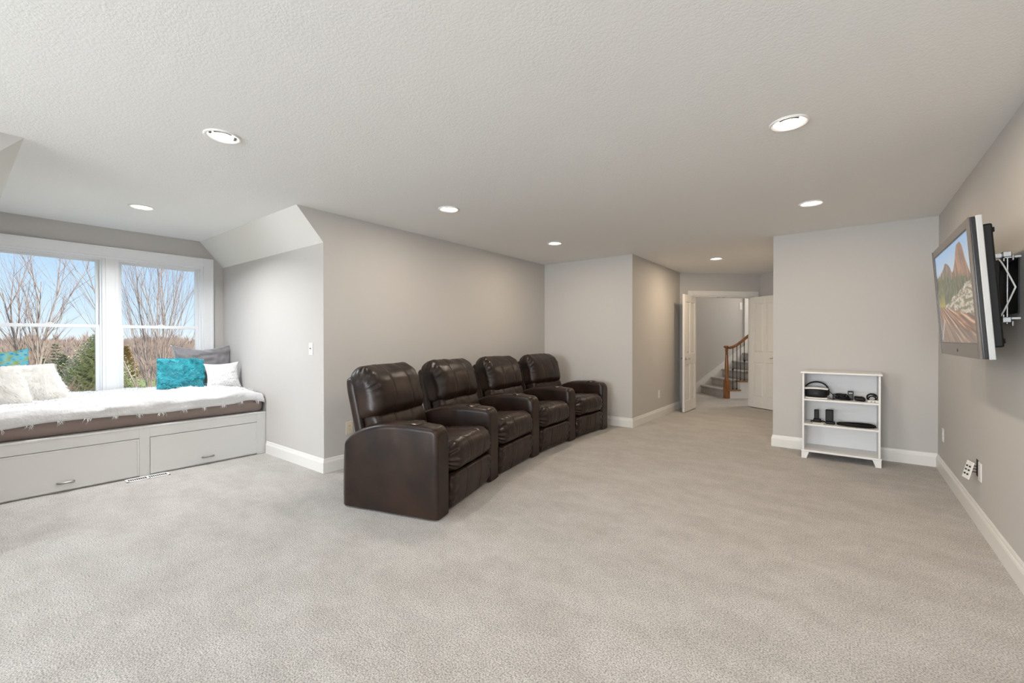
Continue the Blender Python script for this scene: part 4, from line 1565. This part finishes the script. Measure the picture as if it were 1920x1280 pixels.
# ------------------------------------------------------------------ staircase seen through the doorway
sc = empty('staircase', S(0.3, 0.4, 0), 'carpeted staircase with oak newel post and iron balusters beyond the doorway', 'staircase')
RUN, RISE, NST = 0.262, 0.185, 11
RL = [(0.0, 1.070), (0.06, 1.062), (0.13, 1.075), (0.22, 1.115), (0.35, 1.205), (0.5, 1.320), (0.8, 1.54), (1.3, 1.91), (2.2, 2.57)]
m_scarp = m_carpet
for k in range(NST):
    a0 = RUN * k + 0.02
    zt = RISE * (k + 1)
    # carpet wrapped step with a rounded nose
    pr = [(a0 + 0.02, max(0, zt - RISE - 0.02))]
    pr.append((a0, zt - RISE + 0.03 if k else 0.0))
    pr.append((a0, zt - 0.055))
    for q in range(7):
        an = -PI / 2 + PI * q / 6
        pr.append((a0 - 0.006 - 0.024 * math.cos(an), zt - 0.024 + 0.024 * math.sin(an)))
    pr += [(a0 + RUN + 0.03, zt), (a0 + RUN + 0.03, max(0, zt - RISE - 0.02))]
    fix_normals(MB().prism(pr, lambda p, q, t: S(p, t, q), 0.10, 1.015).build('carpeted_step', m_scarp, sc))
    # painted riser and wooden tread end on the open side
    fix_normals(MB().tbox(S, a0, -0.015, 0, a0 + RUN, 0.10, zt - 0.03).build('stringer', m_trim, sc))
    tr = MB().tbox(S, a0 - 0.035, -0.045, zt - 0.028, a0 + RUN - 0.002, 0.14, zt + 0.001)
    fix_normals(tr.build('tread_end', m_oak, sc, bevel=0.008, seg=3))
    if k < 6:
        for q in (0.03, 0.12, 0.21):
            aa = a0 + q
            if k == 0 and q < 0.06:
                continue
            zr = cat(RL, aa) - 0.02
            mb = MB().tube([S(aa, 0.03, zt), S(aa, 0.03, zr)], 0.0075, 6)
            mb.lathe([(0.0075, 0.0), (0.016, 0.004), (0.013, 0.018), (0.0075, 0.024)], 10, lambda x, y, z: S(aa + x, 0.03 + y, zt + z))
            if (k * 3 + int(q * 11)) % 3 == 1:
                zk = zt + 0.42
                mb.lathe([(0.0075, -0.03), (0.015, -0.015), (0.019, 0.0), (0.015, 0.015), (0.0075, 0.03)], 10, lambda x, y, z: S(aa + x, 0.03 + y, zk + z))
            mb.build('baluster', m_iron, sc)
# newel
nw = MB()
nw.tbox(S, -0.047, -0.017, 0, 0.047, 0.077, 0.385)
fix_normals(nw.build('newel_base', m_oak, sc, bevel=0.004))
MB().lathe([(0.046, 0.385), (0.046, 0.40), (0.036, 0.42), (0.030, 0.45), (0.040, 0.47), (0.030, 0.49), (0.034, 0.54), (0.040, 0.60), (0.036, 0.72), (0.028, 0.90), (0.026, 0.99),
            (0.036, 1.005), (0.028, 1.02), (0.030, 1.05), (0.056, 1.065), (0.060, 1.085), (0.056, 1.10), (0.02, 1.108)], 20,
           lambda x, y, z: S(x, 0.03 + y, z), cap1=True).build('newel_post', m_oak, sc)
rl = RL
sec = [(-0.030, -0.026), (0.030, -0.026), (0.033, 0.004), (0.024, 0.026), (0.0, 0.032), (-0.024, 0.026), (-0.033, 0.004)]
vv, ff = [], []
for i, (a, z) in enumerate(rl):
    for (w, h) in sec:
        vv.append(S(a, 0.03 + w, z + h))
n = len(sec)
for i in range(len(rl) - 1):
    for k in range(n):
        ff.append((i * n + k, i * n + (k + 1) % n, (i + 1) * n + (k + 1) % n, (i + 1) * n + k))
ff.append(tuple(range(n)))
fix_normals(MB().add(vv, ff, 0, False).build('handrail', m_oak, sc))
# skirt board on the wall side
sk = [(-1.2, 0), (3.1, 0), (3.1, 0.30 + 3.1 * 0.706), (-0.17, 0.135), (-1.2, 0.135)]
fix_normals(MB().prism(sk, lambda p, q, t: S(p, t, q), 1.018, 1.048).build('skirt_board', m_trim, sc))
cap = [(-0.17, 0.135), (3.1, 0.30 + 3.1 * 0.706), (3.1, 0.328 + 3.1 * 0.706), (-0.18, 0.160), (-1.2, 0.160), (-1.2, 0.135)]
fix_normals(MB().prism(cap, lambda p, q, t: S(p, t, q), 1.012, 1.049).build('skirt_cap', m_trim, sc))

t2 = MB().tbox(S, 1.115, 1.02, 1.02, 1.29, 1.0495, 2.9)
fix_normals(t2.build('trim_2', m_trim, label='white vertical trim board on the stairwell wall above the handrail', cat='trim', kind='structure', bevel=0.003))

# ------------------------------------------------------------------ wall plates, vent
def plate(name, T, w, h, mat, label, cat_, kind):
    """T(u,v,n): u across, v up from centre, n out of the wall"""
    root = empty(name, T(0, -h / 2, 0), label, cat_)
    fix_normals(MB().tbox(T, -w / 2, -h / 2, 0.0003, w / 2, h / 2, 0.006).build('cover_plate', mat, root, bevel=0.0025))
    if kind == 'outlet':
        for s_ in (-1, 1):
            fix_normals(MB().tbox(T, -0.017, s_ * 0.020 - 0.014, 0.006, 0.017, s_ * 0.020 + 0.014, 0.0085).build('socket', mat, root, bevel=0.002))
            for q in (-0.006, 0.006):
                fix_normals(MB().tbox(T, q - 0.0012, s_ * 0.020 - 0.003, 0.0083, q + 0.0012, s_ * 0.020 + 0.006, 0.0088).build('slot', m_gap, root))
    elif kind == 'dimmer':
        fix_normals(MB().tbox(T, -0.012, -0.032, 0.006, 0.012, 0.032, 0.0075).build('insert', mat, root, bevel=0.001))
        fix_normals(MB().tbox(T, -0.010, 0.002, 0.0075, 0.010, 0.010, 0.014).build('slider', m_gray, root, bevel=0.001))
        fix_normals(MB().tbox(T, -0.001, -0.012, 0.0075, 0.001, 0.002, 0.0085).build('slider_track', m_gray, root))
    elif kind == 'switch':
        fix_normals(MB().tbox(T, -0.006, -0.010, 0.006, 0.006, 0.012, 0.014).build('toggle', mat, root, bevel=0.001))
    elif kind == 'blank':
        for s_ in (-1, 1):
            fix_normals(MB().tbox(T, -0.0025, s_ * 0.042 - 0.0025, 0.006, 0.0025, s_ * 0.042 + 0.0025, 0.0066).build('screw', m_gray, root))
    return root


plate('dimmer_switch', lambda u, v, n: (-4.094 + u, YS - n, 1.154 + v), 0.072, 0.116, m_plate, 'white dimmer switch on the alcove side wall', 'switch', 'dimmer')
plate('wall_outlet', lambda u, v, n: (XL + n, 2.408 + u, 0.380 + v), 0.075, 0.122, m_almond, 'almond wall outlet behind the nearest recliner', 'outlet', 'outlet')
plate('wall_outlet', lambda u, v, n: (XE + n, 6.975 + u, 0.365 + v), 0.075, 0.122, m_plate, 'white wall outlet on the left passage wall', 'outlet', 'outlet')
plate('wall_outlet', lambda u, v, n: (XR - n, 5.580 + u, 0.365 + v), 0.075, 0.122, m_plate, 'white wall outlet near the corner beside the bookcase', 'outlet', 'outlet')
plate('wall_outlet', lambda u, v, n: (XR - n, 4.165 + u, 0.367 + v), 0.075, 0.122, m_plate, 'white wall plate below the television beside the dangling plate', 'outlet', 'blank')
plate('light_switch', lambda u, v, n: S(1.035 + u, 1.05 - n, 2.02 + v), 0.075, 0.17, m_plate, 'white wall plate high on the stairwell wall', 'switch', 'switch')
# the loose jack plate hanging from its box
jb = empty('jack_plate', (XR, 4.30, 0.30), 'loose white jack plate hanging crooked from its wall box', 'wall plate')
MB().box(XR - 0.0012, 4.225, 0.318, XR - 0.0004, 4.285, 0.432).build('wall_box', m_gap, jb)
jn = Vector((-0.93, -0.30, 0.22)).normalized()
ju = Vector((0.34, 0.06, 0.95))
ju = (ju - jn * ju.dot(jn)).normalized()
jr = Matrix((-jn, ju.cross(-jn), ju)).transposed()


def JT(u, v, n):
    p = jr @ Vector((-n, u, v)) + Vector((XR - 0.040, 4.262, 0.352))
    return tuple(p)


jp = fix_normals(MB().tbox(JT, -0.037, -0.06, 0, 0.037, 0.06, 0.006).build('cover_plate', m_plate, jb, bevel=0.0025))
for (u, v) in ((-0.015, 0.026), (0.015, 0.026), (-0.015, 0.0), (0.015, 0.0), (-0.015, -0.028), (0.015, -0.028)):
    fix_normals(MB().tbox(JT, u - 0.007, v - 0.006, 0.006, u + 0.007, v + 0.006, 0.0105).build('jack', m_gray, jb, bevel=0.001))
for k in range(3):
    MB().tube([JT(0.0 + 0.008 * k, 0.02 - 0.02 * k, -0.002), (XR - 0.018, 4.255, 0.385 - 0.02 * k), (XR - 0.001, 4.25, 0.385 - 0.02 * k)], 0.003, 6).build('wire', m_black, jb)

vent = empty('floor_register', (-4.985, 1.11, 0), 'white floor register vent in the carpet by the window seat', 'floor vent')
vx0, vx1, vy0, vy1 = -5.055, -4.945, 0.955, 1.262
mb = MB()
zt = 0.008
for (a, b, c, d) in ((vx0, vy0, vx1, vy0 + 0.016), (vx0, vy1 - 0.016, vx1, vy1), (vx0, vy0, vx0 + 0.018, vy1), (vx1 - 0.018, vy0, vx1, vy1), (vx0, 1.10, vx1, 1.116)):
    mb.box(a, b, 0.0005, c, d, zt)
mb.build('register_frame', m_white, vent, bevel=0.002)
MB().box(vx0 + 0.01, vy0 + 0.01, 0.0005, vx1 - 0.01, vy1 - 0.01, 0.0015).build('duct', m_gap, vent)
for (y0, y1) in ((vy0 + 0.016, 1.10), (1.116, vy1 - 0.016)):
    nn_ = 9
    for k in range(1, nn_):
        y = y0 + (y1 - y0) * k / nn_
        MB().box(vx0 + 0.018, y - 0.0017, 0.002, vx1 - 0.018, y + 0.0017, zt - 0.004).build('slat', m_white, vent)
# ------------------------------------------------------------------ outdoors
GZ = -3.2
m_ground = M('dry meadow', (0.33, 0.245, 0.165), 0.95, col2=(0.40, 0.35, 0.18), vscale=0.22, detail=8, bump=0.8, bscale=3, bdist=0.3)
m_lawn = M('spring lawn', (0.22, 0.28, 0.085), 0.95, col2=(0.33, 0.35, 0.13), vscale=0.8, detail=8, bump=0.6, bscale=12, bdist=0.1)
m_birch = M('pale bark', (0.47, 0.37, 0.32), 0.85, col2=(0.34, 0.24, 0.20), vscale=3, stretch=(3, 3, 1))
m_twig = M('reddish twigs', (0.34, 0.215, 0.185), 0.9)
m_brush = M('mauve brush twigs', (0.27, 0.20, 0.18), 0.95, col2=(0.42, 0.32, 0.25), vscale=0.09)
m_spruce = M('spruce needles', (0.33, 0.38, 0.21), 0.9, col2=(0.68, 0.64, 0.40), vscale=2.4, detail=6)
m_spruce2 = M('dark spruce needles', (0.15, 0.19, 0.11), 0.9, col2=(0.32, 0.34, 0.18), vscale=2.0)
m_ochre = M('ochre foliage', (0.45, 0.32, 0.13), 0.9, col2=(0.55, 0.42, 0.20), vscale=2.0)
NXG, NYG = 60, 60
gv, gf = [], []
for i in range(NXG + 1):
    for j in range(NYG + 1):
        x = -7.5 - 190 * (i / NXG) ** 1.6
        y = -80 + 200 * j / NYG
        z = GZ + 0.9 * noise.noise(Vector((x * .03, y * .03, 1))) * min(1, (-x - 8) / 40) + 2.4 * min(1, max(0, (-x - 70) / 90))
        gv.append((x, y, z))
gf = [(i * (NYG + 1) + j, i * (NYG + 1) + j + 1, (i + 1) * (NYG + 1) + j + 1, (i + 1) * (NYG + 1) + j) for i in range(NXG) for j in range(NYG)]
MB().add(gv, gf, 0, True).build('meadow_ground', m_ground, label='brown dry meadow stretching away outside the windows', cat='ground', kind='structure')
lw = []
for k in range(40):
    a = 2 * PI * k / 40
    lw.append((-30 + 21 * math.cos(a) * (1 + 0.1 * math.sin(3 * a)), 6 + 12 * math.sin(a), GZ + 0.85))
MB().add(lw, [tuple(range(40))]).build('lawn', m_lawn, label='bright green lawn patch below the big spruce', cat='lawn', kind='structure')


def ext(u, depth):
    """ground position of an outdoor thing seen in direction u (pixel column), at a given forward distance"""
    d = _F + _R2 * ((u - 960) / 817.83)
    return Vector((d.x * depth, d.y * depth, 0))


rnd = random.Random(21)


def branch(mb, tw, p, d, L, r, lvl, maxl, spread, up, nseg=4):
    pts_ = [p.copy()]
    q = p.copy()
    dd = d.normalized()
    for k in range(nseg):
        dd = (dd + Vector((rnd.uniform(-1, 1), rnd.uniform(-1, 1), rnd.uniform(-.4, .7))) * 0.11 + Vector((0, 0, up))).normalized()
        q = q + dd * (L / nseg)
        pts_.append(q.copy())
    rad = [r * (1 - 0.86 * k / nseg) for k in range(nseg + 1)]
    (mb if lvl <= 1 else tw).tube(pts_, rad, 5 if lvl == 0 else (4 if lvl == 1 else 3), cap=False)
    if lvl >= maxl:
        return
    nb = (8, 6, 4)[min(lvl, 2)]
    for k in range(nb):
        t = 0.22 + 0.78 * (k + rnd.random() * 0.6) / nb
        i = min(nseg - 1, int(t * nseg))
        f_ = t * nseg - i
        base = pts_[i].lerp(pts_[i + 1], min(1, f_))
        axis = (pts_[i + 1] - pts_[i]).normalized()
        side = axis.cross(Vector((rnd.uniform(-1, 1), rnd.uniform(-1, 1), rnd.uniform(-1, 1)))).normalized()
        nd = (axis + side * rnd.uniform(0.6, 1.1) * spread).normalized()
        branch(mb, tw, base, nd, L * rnd.uniform(0.38, 0.58) * (1.15 - 0.35 * t), r * (0.42 - 0.12 * t), lvl + 1, maxl, spread, up * 0.8, 3)


def birch(pos, stems, h, r, spread, label, lean=0.3, maxl=3):
    root = empty('bare_tree', (pos.x, pos.y, GZ + 0.3), label, 'tree', 'bare trees outside the windows')
    mb, tw = MB(), MB()
    for k in range(stems):
        a = 2 * PI * k / stems + rnd.uniform(-.3, .3)
        ln = rnd.uniform(0.35, 1.0) * lean if stems > 1 else lean * 0.2
        d = Vector((math.cos(a) * ln, math.sin(a) * ln, 1))
        branch(mb, tw, Vector((pos.x + 0.15 * math.cos(a), pos.y + 0.15 * math.sin(a), GZ + 0.25)), d, h * rnd.uniform(.8, 1.05), r * rnd.uniform(.8, 1.1), 0, maxl, spread, 0.03, 6)
    mb.build('trunk', m_birch, root)
    tw.build('twigs', m_twig, root)
    return root


birch(ext(296, 15.0), 9, 8.2, 0.034, 0.34, 'multi-stemmed bare tree filling the right-hand window', 0.17)
birch(ext(56, 20.0), 3, 6.7, 0.085, 0.42, 'bare tree with a pale forked trunk in the left-hand window', 0.10)
birch(ext(6, 26.0), 3, 4.6, 0.04, 0.6, 'smaller bare tree at the left edge of the view', 0.25, 2)


def spruce(pos, h, rb, mat, label, seed, nl=20, z0=None, dens=1.0):
    R_ = random.Random(seed)
    root = empty('spruce_tree', (pos.x, pos.y, z0 if z0 is not None else GZ + 0.4), label, 'tree', 'evergreens outside the windows')
    zb = z0 if z0 is not None else GZ + 0.4
    MB().tube([(pos.x, pos.y, zb), (pos.x, pos.y, zb + h * 0.95)], [0.09 * h / 4, 0.01], 6).build('trunk', m_birch, root)
    fl_ = MB()
    for L in range(nl):
        t = L / nl
        z = zb + h * (0.02 + 0.96 * t)
        rr = rb * (1 - t) ** 0.85 + 0.05
        nb = max(5, int((9 + 16 * (1 - t)) * dens))
        for k in range(nb):
            a = 2 * PI * (k + R_.random()) / nb
            ln = rr * R_.uniform(0.72, 1.1)
            d = Vector((math.cos(a), math.sin(a), 0))
            sd = Vector((-d.y, d.x, 0))
            p0 = Vector((pos.x, pos.y, z + R_.uniform(-.08, .08)))
            ns = max(3, int(ln / 0.15))
            for s_ in range(1, ns + 1):
                u = s_ / ns
                c = p0 + d * ln * u + Vector((0, 0, -0.20 * ln * math.sin(u * 2.2) + 0.16 * ln * u * u))
                wd = (0.09 + 0.10 * ln * (1 - u) * 0.7) * R_.uniform(.7, 1.2)
                for q in (-1, 1):
                    tip = c + sd * q * wd + d * wd * 0.75 + Vector((0, 0, R_.uniform(-.06, .08)))
                    fl_.add([c - d * 0.03, c + d * 0.04 + Vector((0, 0, .02)), tip + Vector((0, 0, .02)), tip - d * 0.045 - Vector((0, 0, .02))], [(0, 1, 2, 3)])
                tip = c + d * 0.16 + Vector((0, 0, R_.uniform(.0, .12)))
                fl_.add([c + sd * .05, c - sd * .05, tip], [(0, 1, 2)])
    fl_.build('foliage', mat, root)
    return root


spruce(ext(183, 31.0), 5.35, 3.3, m_spruce, 'big blue-green spruce behind the window mullion', 1, 34, GZ - 0.35, 2.0)
spruce(ext(104, 46.0), 5.2, 1.8, m_spruce2, 'distant dark spruce poking above the brush', 2, 16, GZ - 0.9)
spruce(ext(78, 34.0), 3.0, 1.3, m_spruce2, 'small spruce beside the pale tree trunk', 3, 16, GZ + 0.2)
spruce(ext(118, 38.0), 3.1, 1.3, m_spruce2, 'small spruce left of the big spruce', 4, 16, GZ + 0.2)
spruce(ext(237, 40.0), 4.2, 1.3, m_ochre, 'ochre evergreen at the left of the right-hand window', 5, 24, GZ - 0.2, 2.0)
spruce(ext(330, 44.0), 2.8, 1.5, m_spruce2, 'low dark evergreen behind the multi-stemmed tree', 6, 14, GZ)

# brush belt: countless leafless shrubs towards the horizon
br = MB()
for k in range(5200):
    dp = rnd.uniform(36, 135)
    u = rnd.uniform(-260, 520)
    p = ext(u, dp)
    hgt = rnd.uniform(0.6, 1.5) * (1 + 0.010 * (dp - 36)) * (1.7 if rnd.random() < 0.08 else 1.0)
    z = GZ - 0.2 + 2.4 * min(1, max(0, (-p.x - 70) / 90)) + 0.9 * noise.noise(Vector((p.x * .03, p.y * .03, 1))) * min(1, (-p.x - 8) / 40)
    w = rnd.uniform(0.25, 0.7) * hgt
    for q in range(13):
        a = rnd.uniform(0, 2 * PI)
        l_ = rnd.uniform(0.1, 1) * w
        tip = Vector((p.x + l_ * math.cos(a), p.y + l_ * math.sin(a), z + hgt * rnd.uniform(.6, 1.05)))
        s_ = 0.007 + 0.00045 * dp
        b_ = Vector((p.x, p.y, z))
        m_ = b_.lerp(tip, 0.5) + Vector((0, 0, .12 * hgt))
        br.add([b_ + Vector((0, -s_, 0)), b_ + Vector((0, s_, 0)), m_ + Vector((0, s_ * 1.6, 0)), m_ - Vector((0, s_ * 1.6, 0)), tip], [(0, 1, 2, 3), (3, 2, 4)])
        t2 = m_ + Vector((0, rnd.uniform(-.5, .5) * w, rnd.uniform(.2, .5) * hgt))
        br.add([m_ + Vector((0, -s_, 0)), m_ + Vector((0, s_, 0)), t2], [(0, 1, 2)])
br.build('brush', m_brush, label='belt of leafless brown brush reaching to the horizon', cat='brush', kind='stuff')
# a few shrubs near the lawn
for k, (u, dp) in enumerate(((95, 24), (122, 22), (262, 21), (345, 24), (365, 19), (30, 31))):
    p = ext(u, dp)
    mb = MB()
    for q in range(26):
        a = rnd.uniform(0, 2 * PI)
        d = Vector((math.cos(a) * rnd.uniform(.2, .8), math.sin(a) * rnd.uniform(.2, .8), 1))
        L = rnd.uniform(1.2, 2.4)
        p0 = Vector((p.x, p.y, GZ + 0.35))
        p1 = p0 + d * L * .5
        p2 = p1 + (d + Vector((rnd.uniform(-.4, .4), rnd.uniform(-.4, .4), 0))) * L * .5
        mb.tube([p0, p1, p2], [.022, .014, .004], 3, cap=False)
        for w in range(3):
            p3 = p1 + (d + Vector((rnd.uniform(-1, 1), rnd.uniform(-1, 1), .1))).normalized() * L * .45
            mb.tube([p1, p3], [.011, .003], 3, cap=False)
    mb.build('bare_shrub', m_twig, label=['bare shrub between the pale trunk and the big spruce', 'bare shrub touching the left flank of the big spruce',
             'bare shrub at the left side of the right-hand window', 'bare shrub behind the grey pillow', 'bare shrub at the right edge of the right-hand window',
             'bare shrub behind the feather-print pillow'][k], cat='shrub', group='bare shrubs near the lawn')
